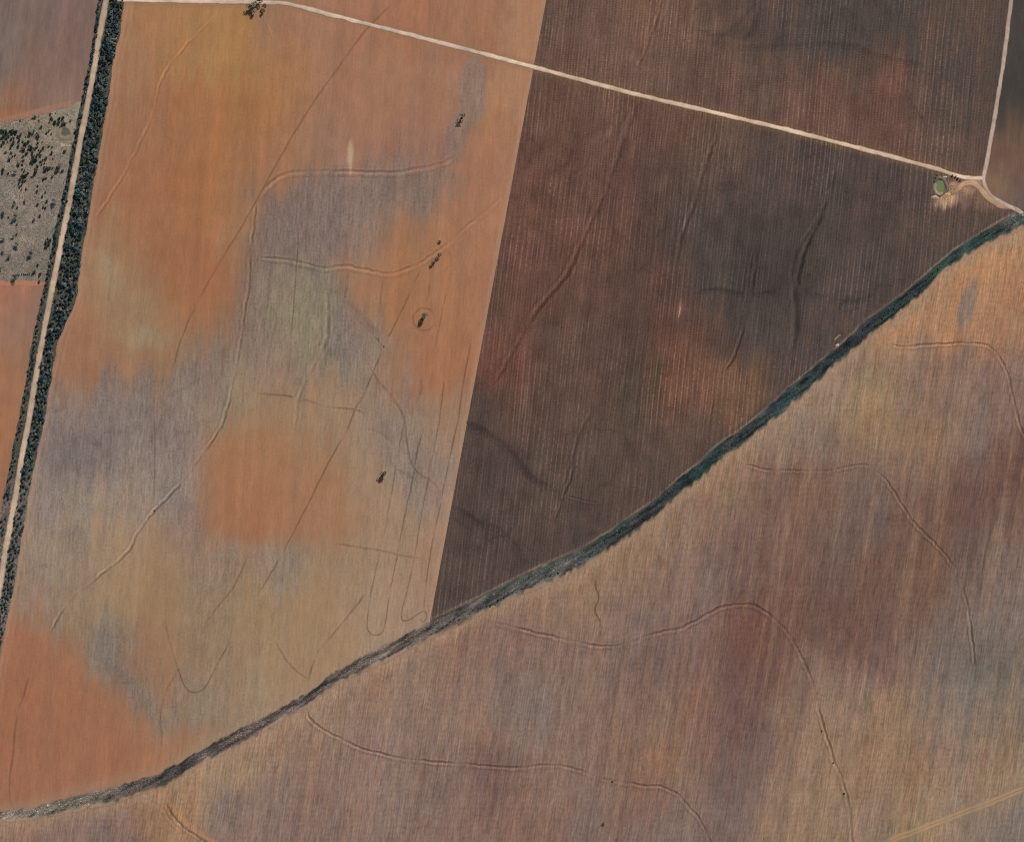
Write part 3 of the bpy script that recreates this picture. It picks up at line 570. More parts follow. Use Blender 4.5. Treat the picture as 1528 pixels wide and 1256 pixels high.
bank([(382, 385), (430, 388), (480, 400), (510, 398), (540, 402), (580, 408), (610, 400), (640, 385), (670, 362), (700, 335), (730, 310), (748, 292)], 5.0, 'orange', SB + 'crossing the orange field beside the row of sparse trees', mul=(.86, .82, .8), seed=7)
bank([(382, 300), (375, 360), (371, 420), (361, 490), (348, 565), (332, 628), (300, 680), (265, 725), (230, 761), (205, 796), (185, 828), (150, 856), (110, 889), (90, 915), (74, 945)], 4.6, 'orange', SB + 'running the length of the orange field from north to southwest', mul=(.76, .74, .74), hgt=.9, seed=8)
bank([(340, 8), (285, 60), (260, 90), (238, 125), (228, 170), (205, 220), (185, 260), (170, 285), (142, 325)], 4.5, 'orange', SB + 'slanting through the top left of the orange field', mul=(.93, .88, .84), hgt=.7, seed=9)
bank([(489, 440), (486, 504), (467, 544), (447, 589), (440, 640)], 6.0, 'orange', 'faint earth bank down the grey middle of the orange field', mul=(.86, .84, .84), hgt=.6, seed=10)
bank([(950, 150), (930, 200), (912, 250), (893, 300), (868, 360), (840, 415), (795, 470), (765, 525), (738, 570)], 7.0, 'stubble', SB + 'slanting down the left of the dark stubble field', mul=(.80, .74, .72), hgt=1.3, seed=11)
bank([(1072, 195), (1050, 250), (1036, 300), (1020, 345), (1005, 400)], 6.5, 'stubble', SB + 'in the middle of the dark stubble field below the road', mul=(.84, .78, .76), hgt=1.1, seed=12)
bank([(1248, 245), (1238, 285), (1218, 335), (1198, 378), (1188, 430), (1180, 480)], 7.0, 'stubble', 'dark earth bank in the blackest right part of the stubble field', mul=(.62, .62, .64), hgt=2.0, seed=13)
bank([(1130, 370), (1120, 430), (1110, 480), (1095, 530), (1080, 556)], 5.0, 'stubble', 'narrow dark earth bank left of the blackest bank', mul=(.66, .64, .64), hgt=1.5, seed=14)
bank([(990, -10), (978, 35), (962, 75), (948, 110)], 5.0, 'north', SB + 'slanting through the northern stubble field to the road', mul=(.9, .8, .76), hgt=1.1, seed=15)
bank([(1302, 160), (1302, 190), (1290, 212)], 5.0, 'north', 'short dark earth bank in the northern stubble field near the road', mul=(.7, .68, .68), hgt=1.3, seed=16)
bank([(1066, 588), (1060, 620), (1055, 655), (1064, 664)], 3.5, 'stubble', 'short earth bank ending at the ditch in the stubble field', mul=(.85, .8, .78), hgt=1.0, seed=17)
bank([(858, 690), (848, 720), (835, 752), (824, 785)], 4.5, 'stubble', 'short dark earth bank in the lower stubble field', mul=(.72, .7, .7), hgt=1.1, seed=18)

# wheel marks and wash lines
def track(pts, label, half=1.5, mul=.72, field='orange', seed=1, rough=.7):
    mul = mul + .05 if mul < 1 else mul
    ribbon('wheel_track', pts, half * 1.15, [(-1, 0, 0), (-.3, -.01, .9), (.3, -.01, .9), (1, 0, 0)], col_over(field, mul=np.array((mul, mul * .97, mul * .96)), rough=rough, seed=seed), MAT[field], label, 'wheel track', lift=.07, jitter=.9, worn=.7, fieldname=field)
track([(584, 6), (542, 50), (502, 105), (477, 140), (444, 190), (407, 255), (370, 322), (312, 419), (275, 494), (257, 556)], 'long diagonal dark wheel mark down the upper orange field', seed=21, mul=.8, rough=.4)
track([(629, 399), (597, 469), (573, 516), (547, 579), (530, 611), (517, 643), (497, 678), (464, 743), (420, 828), (382, 893)], 'long diagonal dark wheel mark down the middle of the orange field', seed=22, mul=.76, rough=.4)
track([(370, 828), (350, 873), (317, 915), (300, 942)], 'short reddish wheel mark in the lower orange field', seed=23, mul=.82)
track([(603, 628), (594, 678), (582, 750), (574, 793), (564, 835), (554, 883), (548, 930), (552, 944), (561, 947), (571, 942), (576, 925), (582, 880), (592, 835), (602, 778), (614, 723), (624, 670), (634, 630)], 'thin looped wheel track turning back on itself above the ditch', 1.2, .76, seed=24, rough=.5)
track([(664, 560), (654, 635), (642, 700), (629, 768), (619, 828), (607, 883), (599, 915), (602, 926), (612, 924), (624, 916), (634, 912), (637, 920), (632, 927), (624, 921)], 'thin wheel track ending in a small loop beside the stubble field', 1.2, .76, seed=25, rough=.5)
track([(704, 500), (692, 570), (682, 633), (669, 693), (652, 778), (642, 828), (634, 888), (632, 916)], 'thin wheel track nearest the edge of the stubble field', 1.3, .74, seed=26, rough=.5)
track([(642, 400), (640, 440), (634, 456)], 'short wheel mark between the sparse trees and the ringed tree', 1.3, .84, seed=27)
track([(668, 430), (657, 480), (648, 530), (642, 590)], 'faint straight wheel mark east of the ringed tree', 1.3, .84, seed=28)
track([(522, 454), (552, 489), (567, 511), (573, 516)], 'dark wash line on the edge of the grey soil above the middle of the field', 1.6, .74, seed=29)
track([(552, 544), (562, 564), (587, 594), (602, 621), (606, 652), (612, 686), (624, 705), (642, 716), (655, 730), (660, 760)], 'dark winding wash line left of the stubble field', 1.7, .78, seed=30)
track([(382, 586), (432, 591), (492, 606), (532, 611), (547, 619)], 'thin dark line crossing the grey middle of the orange field', 1.3, .76, seed=31)
track([(497, 810), (530, 815), (562, 820), (600, 828), (632, 833)], 'faint line crossing the wheel tracks near the stubble field', 1.6, .84, seed=32)
track([(43, 1008), (36, 1035), (27, 1062), (22, 1095), (19, 1130), (14, 1174), (17, 1197), (22, 1206)], 'dark wheel mark down the bottom left corner of the orange field', 1.6, .78, seed=33, rough=.4)
track([(245, 920), (252, 950), (266, 998), (275, 1022), (285, 1031), (300, 1030), (312, 1015), (325, 990), (345, 955)], 'dark hairpin wheel mark in the lower orange field', 1.3, .74, seed=34)
track([(264, 1002), (247, 1033), (240, 1070), (242, 1100), (238, 1130), (233, 1150)], 'faint track dropping to the dark end of the ditch', 1.8, .86, seed=35)
track([(465, 1018), (463, 1005), (475, 972), (500, 942), (530, 905), (549, 880)], 'dark wash line dropping to the ditch beside the looped track', 1.7, .72, seed=36, rough=.4)
track([(410, 955), (428, 985), (445, 1002), (463, 1014)], 'faint wash line meeting the dark wash line at the ditch', 1.5, .84, seed=37)
track([(892, 855), (889, 875), (894, 890), (888, 910), (896, 930), (892, 962)], 'small washed gully below the ditch in the southern field', 1.6, .7, 'south', seed=38)
track([(1239, 628), (1236, 650), (1230, 668), (1230, 685), (1227, 702)], 'narrow dark gully running down to the right hand bank', 1.4, .68, 'south', seed=39, rough=.3)
track([(230, 620), (231, 680), (230, 760)], 'thin dark line down to the small bush on the long bank', 1.1, .82, seed=40)
def crease(pts, label, half, mul, field, seed, light=0):
    mul = 1 - (1 - mul) * .7
    prof = [(-1, 0, 0), (-.6, 0, .5), (-.2, -.01, 1), (.2, -.01, 1), (.6, .0, .5), (1, 0, 0)] if not light else [(-1, 0, 0), (-.6, 0, .6), (-.2, -.01, 1), (.1, .1, .3), (.45, .3, -.9), (.7, .12, -.9), (1, 0, 0)]  # with light set, a shaded and a lit flank are put into the colour
    ribbon('wash_line', pts, half, prof, col_over(field, mul=np.array((mul, mul * 1.0, mul * 1.02)), rough=.7, seed=seed), MAT[field], label, 'wash line', lift=.09, jitter=2.2, worn=.6, fieldname=field)
crease([(1236, 244), (1239, 268), (1226, 318), (1210, 346), (1190, 373), (1183, 399), (1185, 425), (1188, 470), (1183, 517), (1176, 556)], 'long blackish crease down the right part of the stubble field', 8, .60, 'stubble', 61, 1)
crease([(1128, 366), (1118, 403), (1114, 445), (1104, 478), (1088, 530), (1077, 556)], 'slim blackish crease left of the long one in the stubble field', 5, .64, 'stubble', 62, 1)
crease([(1036, 435), (1078, 432), (1111, 439), (1153, 434), (1178, 417)], 'dark line crossing between the two blackish creases', 4.5, .76, 'stubble', 63)
crease([(1200, 428), (1229, 445), (1260, 449), (1296, 448)], 'faint dark line running from the long crease towards the ditch', 5, .82, 'stubble', 64)
crease([(1058, 212), (1044, 250), (1033, 290), (1024, 320)], 'smooth brown band in the upper middle of the stubble field', 6, .86, 'stubble', 65)
crease([(1062, 274), (1090, 277), (1122, 275)], 'short dark smudge in the upper middle of the stubble field', 8, .9, 'stubble', 66)
crease([(697, 628), (742, 655), (773, 686), (795, 714), (833, 730)], 'dark vein slanting across the lower left of the stubble field', 6.5, .74, 'stubble', 67)
crease([(880, 612), (857, 673), (839, 732), (820, 788)], 'dark vein dropping towards the ditch in the lower stubble field', 5.5, .78, 'stubble', 68, 1)
crease([(837, 738), (866, 746), (898, 752)], 'short vein beside the ditch in the lower stubble field', 3.5, .8, 'stubble', 69, 1)
crease([(675, 752), (711, 776), (745, 789), (779, 821)], 'lowest dark vein in the corner of the stubble field', 5.5, .78, 'stubble', 70)
crease([(952, 152), (938, 190), (926, 222), (908, 275), (885, 330)], 'brown crease slanting below the road in the left of the stubble field', 6, .76, 'stubble', 71, 1)
crease([(1035, 62), (1077, 66), (1135, 71), (1214, 65), (1277, 69), (1304, 82), (1340, 90), (1381, 97)], 'long faint dark line across the northern stubble field', 6, .86, 'north', 72)
crease([(1138, 4), (1128, 30), (1119, 52), (1094, 64)], 'dark branch joining the long blackish northern line', 7, .76, 'north', 73)
crease([(1353, 142), (1368, 166), (1385, 190)], 'short dark vein in the right of the northern stubble field', 5, .78, 'north', 74)
crease([(1305, 168), (1297, 198), (1280, 215)], 'short dark curve meeting the road from the north', 5, .74, 'north', 75)
crease([(1243, 2), (1239, 26), (1233, 56)], 'pale straw streak at the top of the northern stubble field', 2, 1.35, 'north', 76)
crease([(1000, -6), (985, 30), (968, 66), (952, 104)], 'reddish double line slanting to the road in the northern stubble field', 5, 1.14, 'north', 77)
crease([(522, 395), (518, 425), (514, 452)], 'dark straight edge of the grey soil below the crossing bank', 2.2, .8, 'orange', 78)
crease([(572, 412), (569, 440), (566, 470)], 'faint straight line in the middle orange soil', 2, .86, 'orange', 79)
crease([(545, 640), (566, 643), (582, 655), (592, 668)], 'short dark curved vein above the lone lower tree', 2.4, .8, 'orange', 80)
crease([(630, 560), (628, 585), (622, 600)], 'short blue-grey vein under the ringed tree', 3.5, .8, 'orange', 81)
crease([(512, 445), (530, 462), (550, 482), (568, 505)], 'grey washed edge between orange and grey soil', 7, .86, 'orange', 82)
crease([(470, 520), (462, 550), (448, 585), (438, 620)], 'dark soft band down the grey middle soil', 4, .82, 'orange', 83)
crease([(352, 520), (346, 570), (332, 620)], 'dark soft band beside the long earth bank', 5, .84, 'orange', 84)
th = np.linspace(0, 2 * math.pi, 25)
track([(633 + 16.5 * math.cos(a), 476 + 17 * math.sin(a)) for a in th], 'ring of wheel marks around the tree in the orange field', 1.3, .84, seed=41, rough=.4)
track([(655 + 18 * math.cos(a), 386 + 20 * math.sin(a)) for a in np.linspace(-1.4, 1.5, 14)], 'curved wheel mark round the row of sparse trees', 1.3, .86, seed=42)
for j, (x0, y0, x1, y1) in enumerate([(393, 28, 408, 62)]):
    track([(x0, y0), ((x0 + x1) / 2 + 3, (y0 + y1) / 2), (x1, y1)], 'pale wheel mark leaving the tree clump by the road', 1.6, 1.12, seed=43)

# ------------------------------------------------------------------ trees and shrubs
def leafmat(name, rough=.75):
    m, N, L, B = principled(name, rough)
    at = N.new('ShaderNodeAttribute'); at.attribute_name = 'soil'
    oi = N.new('ShaderNodeObjectInfo')
    f = math_node(N, L, 'ADD', math_node(N, L, 'MULTIPLY', oi.outputs['Random'], 1.25), .5)
    sc = N.new('ShaderNodeVectorMath'); sc.operation = 'SCALE'; L.new(at.outputs['Color'], sc.inputs[0]); L.new(f, sc.inputs['Scale'])
    L.new(sc.outputs[0], B.inputs['Base Color'])
    return m
LEAF = leafmat('leaves'); REED = solid_material('reed_leaf', 'soil', .8)
def barkmat():
    m, N, L, B = principled('bark', .9)
    n = N.new('ShaderNodeTexNoise'); n.inputs['Scale'].default_value = 3.0
    r = N.new('ShaderNodeValToRGB'); r.color_ramp.elements[0].color = (.10, .075, .06, 1); r.color_ramp.elements[1].color = (.26, .22, .19, 1)
    L.new(n.outputs['Fac'], r.inputs[0]); L.new(r.outputs[0], B.inputs['Base Color']); return m
BARK = barkmat()

def leaves_np(rng, rad, hgt, base, n, size, rgb, lobes=5, thin=0.0):
    """leaf clumps spread through several lobes of an uneven crown"""
    cs = []
    for k in range(lobes):
        a = rng.uniform(0, 6.283); r = rad * rng.uniform(.15, .6)
        cs.append((r * math.cos(a), r * math.sin(a), base + (hgt - base) * rng.uniform(.35, .8), rad * rng.uniform(.38, .62), (hgt - base) * rng.uniform(.25, .42)))
    cs = np.array(cs); pick = rng.integers(0, lobes, n); c = cs[pick]
    d = rng.normal(size=(n, 3)); d /= np.linalg.norm(d, axis=1)[:, None]; rr = rng.uniform(.35, 1, n) ** .5
    p = c[:, :3] + d * rr[:, None] * np.stack([c[:, 3], c[:, 3], c[:, 4]], -1)
    p[:, 2] = np.clip(p[:, 2], base * .5, hgt)
    a = rng.normal(size=(n, 3)); a[:, 2] *= .6; a /= np.linalg.norm(a, axis=1)[:, None]
    b = np.cross(a, rng.normal(size=(n, 3))); b /= np.linalg.norm(b, axis=1)[:, None] + 1e-9
    s = size * rng.uniform(.6, 1.3, n)[:, None]
    v = np.stack([p - a * s, p - b * s * .55, p + a * s, p + b * s * .55], 1).reshape(-1, 3)
    f = np.arange(4 * n).reshape(n, 4)
    tone = (1 + .45 * rng.normal(size=n))[:, None].clip(.4, 1.9) * np.array(rgb)[None] * (1 + .12 * rng.normal(size=(n, 3)))
    return v, f, np.repeat(np.clip(tone, .002, .5), 4, 0)

def tube(rng, pts, radii, seg=6):
    v = []; f = []
    for (p, r) in zip(pts, radii):
        for k in range(seg):
            a = 6.2832 * k / seg; v.append((p[0] + r * math.cos(a), p[1] + r * math.sin(a), p[2]))
    for i in range(len(pts) - 1):
        for k in range(seg):
            f.append((i * seg + k, i * seg + (k + 1) % seg, (i + 1) * seg + (k + 1) % seg, (i + 1) * seg + k))
    return v, f

def trunk_np(rng, hgt, rad, r0):
    V = []; Fc = []
    def add(v, f):
        o = len(V); V.extend(v); Fc.extend([tuple(i + o for i in q) for q in f])
    lx, ly = rng.uniform(-.3, .3, 2)
    add(*tube(rng, [(0, 0, -.4), (lx * .4, ly * .4, hgt * .22), (lx, ly, hgt * .5), (lx * 1.4, ly * 1.4, hgt * .78)], [r0, r0 * .85, r0 * .6, r0 * .2]))
    for k in range(4):
        a = rng.uniform(0, 6.28); z0 = hgt * rng.uniform(.2, .45); e = rad * rng.uniform(.45, .8)
        add(*tube(rng, [(lx * .5, ly * .5, z0), (e * .5 * math.cos(a), e * .5 * math.sin(a), z0 + hgt * .18), (e * math.cos(a), e * math.sin(a), z0 + hgt * .33)], [r0 * .5, r0 * .32, r0 * .1], 5))
    return np.array(V), np.array(Fc)

class Kind:
    def __init__(s, name, n, rad, hgt, base, leaves, size, tones, seed, lobes=5, r0=.18):
        s.m = []
        for k in range(n):
            rng = np.random.default_rng(seed + k); q = rng.uniform(.85, 1.15)
            v, f, c = leaves_np(rng, rad * q, hgt * q, base, leaves, size, tones[k % len(tones)], lobes)
            cm = mesh_np(name + '_crown', v, f, c); cm.materials.append(LEAF)
            tv, tf = trunk_np(rng, hgt * q, rad, r0); tm = mesh_np(name + '_trunk', tv, tf, smooth_shade=True); tm.materials.append(BARK)
            s.m.append((cm, tm))
    def place(s, name, px, py, size, label, cat, group=None, var=None, rot=None, squash=1.0):
        cm, tm = s.m[(random.randrange(len(s.m)) if var is None else var) % len(s.m)]
        e = bpy.data.objects.new(name, None); COL.objects.link(e); e.empty_display_size = .5
        e.location = (wx(px), wy(py), float(height(px, py)) + .05); e.rotation_euler = (0, 0, random.uniform(0, 6.28) if rot is None else rot)
        e.scale = (size, size, size * squash)
        tag(e, label, cat, group)
        a = bpy.data.objects.new('crown', cm); COL.objects.link(a); a.parent = e
        b = bpy.data.objects.new('trunk', tm); COL.objects.link(b); b.parent = e
        return e
TEAL = [(0.052, 0.092, 0.098), (0.063, 0.101, 0.092), (0.040, 0.075, 0.086), (0.086, 0.121, 0.115), (0.052, 0.103, 0.092), (0.121, 0.132, 0.121), (0.149, 0.161, 0.132)]
OLIVE = [(.055, .060, .040), (.040, .058, .038), (.062, .060, .048), (.035, .050, .036)]
GREY = [(.16, .155, .13), (.14, .14, .115)]
K_TREE = Kind('tree', 14, 3.0, 5.6, 1.0, 230, .62, TEAL, 100)
K_SHRUB = Kind('shrub', 5, 1.5, 2.2, .25, 110, .42, OLIVE, 300, 4, .08)
K_GREEN = Kind('green_shrub', 4, 1.9, 2.8, .3, 130, .45, [(.035, .075, .045), (.045, .085, .040), (.03, .065, .05)], 340, 4, .09)
K_GUM = Kind('gum', 4, 4.0, 8.5, 3.2, 300, .60, GREY, 400, 6, .26)
K_GUMD = Kind('sparse_gum', 3, 3.2, 6.5, 2.2, 170, .55, [(.12, .095, .08), (.14, .11, .10)], 450, 5, .24)

# belt east of the road: sample crowns, dense to y = 700, thin further south
def inside_belt():
    pts = []
    y = -12.0
    rng = np.random.default_rng(5)
    grid = {}
    tries = 0
    while tries < 26000:
        tries += 1
        py = rng.uniform(-40, 975); l = np.interp(py, BELT_Y, BELT_L) + 2.0; r = np.interp(py, BELT_Y, BELT_R) - 2.2 + 3.5 * math.sin(py / 7.3) * math.sin(py / 17.1)
        px = rng.uniform(l, r)
        dens = 1.0 if fbm(np.array([px / 9.0]), np.array([py / 13.0]), 171)[0] > -.2 else .1
        if 478 < py < 520: dens = .75
        if py > 520: dens = .8 * (1 if np.sin(py / 9.5) > -.75 else .35)
        if py > 703: dens = .06
        if py > 770: dens = .10
        if 838 < py: dens = .25
        if py > 880: dens = .5
        if rng.uniform() > dens: continue
        sp = 4.5 if rng.uniform() < .7 else 3.7
        if py > 703: sp = 5.0
        key = (int(px // 4), int(py // 4)); ok = True
        for i in (-1, 0, 1):
            for j in (-1, 0, 1):
                for (qx, qy) in grid.get((key[0] + i, key[1] + j), []):
                    if (qx - px) ** 2 + (qy - py) ** 2 < sp * sp: ok = False
        if not ok: continue
        grid.setdefault(key, []).append((px, py)); pts.append((px, py, (.68 + .75 * rng.uniform() ** 1.7) * (.8 if py > 703 else 1)))
    return pts
belt = [p for p in inside_belt() if p[1] > -20]
belt = [p for p in belt if p[0] > -12]
# western row
row = []
py = -15.0
while py < 800:
    l = np.interp(py, BELT_Y, ROW_L); r = np.interp(py, BELT_Y, ROW_R)
    if not (452 < py < 462 or 745 < py < 770) and random.random() < .93:
        row.append((random.uniform(l + 1.2, r - 1.6), py, random.uniform(.62, 1.0) * (.85 if py > 430 else 1)))
    py += random.uniform(2.9, 4.6)
print('belt', len(belt), 'row', len(row))
# the 300 largest of the two stands are single trees, the rest of the stand reads as one mass
order = sorted([(b, 0) for b in belt] + [(b, 1) for b in row], key=lambda t: -t[0][2] - (.12 if t[1] else 0))
single = order[:300]; mass = order[300:]
for (p, w) in single:
    if w == 0:
        if p[1] > 703: lab, grp = 'lone dark tree in the thin southern end of the roadside belt', 'trees at the thin end of the belt'
        else:
            sec = ['opposite the furrowed field', 'opposite the scrubby paddock', 'where it bulges', 'below the bulge'][int(p[1] > 150) + int(p[1] > 385) + int(p[1] > 495)]
            b = np.interp(p[1], BELT_Y, BELT_R) - p[0]; a = p[0] - np.interp(p[1], BELT_Y, BELT_L)
            side = 'on the field edge of' if b < 5.5 else ('on the road edge of' if a < 5.0 else 'deep inside')
            lab = 'dark green tree %s the dense belt, %s' % (side, sec); grp = 'belt trees %s the belt, %s' % (side, sec)
    else:
        sec = ['beside the furrowed field', 'beside the scrubby paddock', 'beside the western orange field'][int(p[1] > 152) + int(p[1] > 421)]
        lab = 'small dark tree in the thin row west of the road, ' + sec; grp = 'trees of the thin row ' + sec
    K_TREE.place('roadside_tree', p[0], p[1], p[2], lab, 'tree', grp)
def joined(points, name, label, n=120, size=.7, tones=TEAL, rad=3.0, hgt=5.6, base=.8):
    VV, FF, CC = [], [], []; o = 0
    for k, ((px, py, s), w) in enumerate(points):
        rng = np.random.default_rng(9000 + k)
        v, f, c = leaves_np(rng, rad * s, hgt * s, base * s, n, size, tones[k % len(tones)]); c = c * rng.uniform(.5, 1.75)
        v = v + np.array([wx(px), wy(py), float(height(px, py))]); VV.append(v); FF.append(f + o); CC.append(c); o += len(v)
    ob = obj(name, mesh_np(name, np.vstack(VV), np.vstack(FF), np.vstack(CC)), REED); tag(ob, label, 'trees', kind='stuff'); return ob
joined(mass, 'belt_thicket', 'mass of smaller dark trees filling the belt along the western road')

# lone trees of the orange field
K_GUM.place('gum_tree', 380, 7, 1.67, 'large grey-green tree of the roadside clump, overhanging the road', 'tree', var=0, rot=.4)
K_GUM.place('gum_tree', 373.5, 10.5, 1.23, 'leftmost tree of the clump below the long pale road', 'tree', var=1, rot=1.4)
K_GUM.place('gum_tree', 379.5, 18, 1.10, 'lowest tree of the clump below the long pale road', 'tree', var=2, rot=2.0)
K_GUM.place('gum_tree', 388, 1.5, 1.38, 'tree of the roadside clump standing in the line of the pale road', 'tree', var=3, rot=.9)
K_GUMD.place('gum_tree', 396, 10, 1.53, 'sparse rightmost tree of the clump below the long pale road', 'tree', var=0)
K_GUMD.place('gum_tree', 393, 17, 1.16, 'small sparse tree at the lower right of the roadside clump', 'tree', var=1)
K_GUMD.place('gum_tree', 691, 172.5, 1.53, 'lone dark tree in the long grey oval below the road', 'tree', var=2, squash=1.3)
K_GUMD.place('gum_tree', 688, 177, 1.02, 'small tree close to the lone tree in the long grey oval', 'tree', var=1)
K_GUMD.place('gum_tree', 656, 380, 1.38, 'uppermost of the short row of sparse trees', 'tree', var=0)
K_GUMD.place('gum_tree', 651, 386.5, 1.16, 'middle of the short row of sparse trees', 'tree', var=1)
K_GUMD.place('gum_tree', 646.5, 393, 1.10, 'lowest of the short row of sparse trees', 'tree', var=2)
K_SHRUB.place('shrub', 656, 360.5, 1.5, 'grey bush above the short row of sparse trees', 'shrub', var=2)
K_GUM.place('gum_tree', 633.5, 472, 1.38, 'lone tree inside the ring of wheel marks', 'tree', var=1, squash=1.15)
K_GUM.place('gum_tree', 630.5, 477, 1.02, 'small tree beside the lone tree inside the ring', 'tree', var=2)
K_GUM.place('gum_tree', 573, 706, 1.38, 'lone tree in the pale lower part of the orange field', 'tree', var=3, squash=1.15)
K_GUM.place('gum_tree', 570, 709.5, 0.95, 'small tree beside the lone tree in the pale lower field', 'tree', var=0)
K_SHRUB.place('shrub', 230, 761, .9, 'tiny dark bush on the long earth bank', 'shrub', var=0)
K_SHRUB.place('shrub', 573, 517, .7, 'tiny dark bush on the diagonal wheel mark', 'shrub', var=1)
K_SHRUB.place('shrub', 266, 998, .7, 'tiny dark bush on the hairpin wheel mark', 'shrub', var=3)
K_SHRUB.place('shrub', 1227, 1090, 1.0, 'small dark bush on the arching contour bank', 'shrub', var=3)
K_SHRUB.place('shrub', 1243, 1137, 1.0, 'second small dark bush down the arching contour bank', 'shrub', var=0)
K_SHRUB.place('shrub', 1260, 1183, 1.1, 'lowest small dark bush on the arching contour bank', 'shrub', var=1)
K_SHRUB.place('shrub', 914, 1165, 1.0, 'small dark bush on the bottom contour bank', 'shrub', var=1)
K_SHRUB.place('shrub', 900, 1228, 1.4, 'dark bush below the bottom contour bank', 'shrub', var=2)
K_SHRUB.place('shrub', 581, 977, .9, 'tiny dark bush on the southern edge of the ditch', 'shrub', var=2)

# shrubs of the scrubby paddock (photo positions; size 1 is about three metres)
SCR = """48,177,.8;53,174,1.0;58,180,.7;61,189,1;75,170,.8;76,176,1;82,181,1.1;94,175,1.3;88,177,1;96,185,1.5;30,180,.8;17,196,.8;50,195,.9;48,199,1;56,204,1.4;72,195,.9;69,199,.7;76,200,.7;45,200,1.2;43,203,1;
22,200,1;26,204,1;30,201,1.1;28,208,1;16,208,1;20,212,1;10,198,1.2;4,196,1.4;7,201,1.2;2,205,1.3;12,204,1;5,212,1.2;18,216,1;2,217,1;26,219,1.2;16,221,.9;38,213,1.1;42,211,1.2;36,216,1;55,213,1;62,212,.6;
46,220,1;52,222,1.1;56,219,1;60,225,.8;35,226,1;40,229,1;34,233,.8;48,227,1;54,231,1.2;58,228,1;52,239,1.5;49,243,1;60,242,1;63,239,.8;77,219,.8;72,218,.6;77,229,1.3;78,237,.6;96,225,1.3;16,228,1;8,227,.8;14,238,1.2;
27,246,1.3;33,245,1;4,253,1.2;3,257,1;11,259,1;56,249,1;53,254,1.2;51,260,1.2;67,254,1.2;65,250,.9;71,251,.8;38,262,1.3;42,258,1;33,262,1;30,267,1.2;34,270,1;64,268,1.2;68,266,.9;77,264,.8;28,279,1;32,276,.9;56,277,.9;
55,285,1;38,282,.8;67,287,.8;31,283,.7;62,294,1;69,300,1.1;55,305,.9;67,310,.9;63,309,1;58,322,1.1;50,328,1;3,320,1.3;12,324,.8;24,350,.9;71,356,.8;68,362,1.3;73,362,1;70,367,.9;56,395,1.1;51,405,1.2;59,409,1.1;
58,419,.8;3,377,1;100,300,1;93,298,.9;105,180,.8"""
_r = random.Random(4)
for (cx, cy, sx, sy, m) in [(8, 203, 9, 7, 16), (24, 209, 7, 6, 10), (40, 222, 9, 7, 14), (53, 232, 7, 7, 12), (46, 202, 4, 3, 5), (33, 264, 6, 5, 7), (60, 250, 7, 6, 7), (88, 250, 4, 5, 4), (84, 179, 7, 4, 6), (24, 325, 5, 5, 4), (70, 361, 4, 4, 3)]:
    for _ in range(m): SCR += ';%.1f,%.1f,%.2f' % (max(1, _r.gauss(cx, sx)), _r.gauss(cy, sy), _r.uniform(.6, 1.25))
def PZ(x, y): return ('upper' if y < 225 else 'middle' if y < 275 else 'lower') + (' left' if x < 34 else ' middle' if x < 66 else ' right')
for i, r in enumerate(SCR.replace('\n', '').split(';')):
    x, y, s = [float(q) for q in r.split(',')]
    k = K_GREEN if (i % 5 == 1) else K_SHRUB
    k.place('paddock_shrub', x + 1, y, s * 1.5, '%s shrub in the %s part of the scrubby paddock' % (('green' if k is K_GREEN else 'dark') if s < 1.15 else ('broad green' if k is K_GREEN else 'broad dark'), PZ(x, y)), 'shrub', 'paddock shrubs, ' + PZ(x, y))
TALL = [(24, 256, 1, 'long dark tree in the left middle of the scrubby paddock'), (90, 248, 1.2, 'largest dark tree of the paddock, near the road'), (86, 253, .8, 'small dark tree just below the largest paddock tree'),
        (82, 300, 1.2, 'broad dark tree in the paddock beside the road row'), (38, 299, .75, 'right one of the two slim shadowed trees in the paddock'), (22, 303, .75, 'left one of the two slim shadowed trees in the paddock'),
        (25, 322, 1.15, 'grey tree left of the middle of the paddock'), (20, 328, .8, 'small grey tree touching the grey tree left of the paddock middle'), (21, 352, .8, 'slim tree in the lower left of the paddock'),
        (27, 363, 1.1, 'dark leaning tree in the lower left of the paddock'), (47, 378, 1.2, 'grey tree in the lower middle of the paddock'), (15, 381, 1.0, 'slim tree with a long dark shadow low in the paddock'),
        (6, 356, .9, 'dark tree on the left edge of the paddock'), (23, 413, 1.1, 'dark tree on the lower fence line of the paddock'), (2, 400, .9, 'dark tree at the left edge near the lower fence line'),
        (95, 183, .95, 'round dark tree above the small dam in the paddock')]
for i, (x, y, s, lab) in enumerate(TALL):
    K_GUM.place('paddock_tree', x, y, s * .98, lab, 'tree', var=i)
# lower fence line hedge
for i in range(9):
    K_SHRUB.place('hedge_shrub', 26 + i * 3.0, 409.5 + .6 * math.sin(i * 2.1), .95, 'low grey-green shrub in the hedge along the lower edge of the paddock', 'shrub', 'hedge shrubs below the paddock')

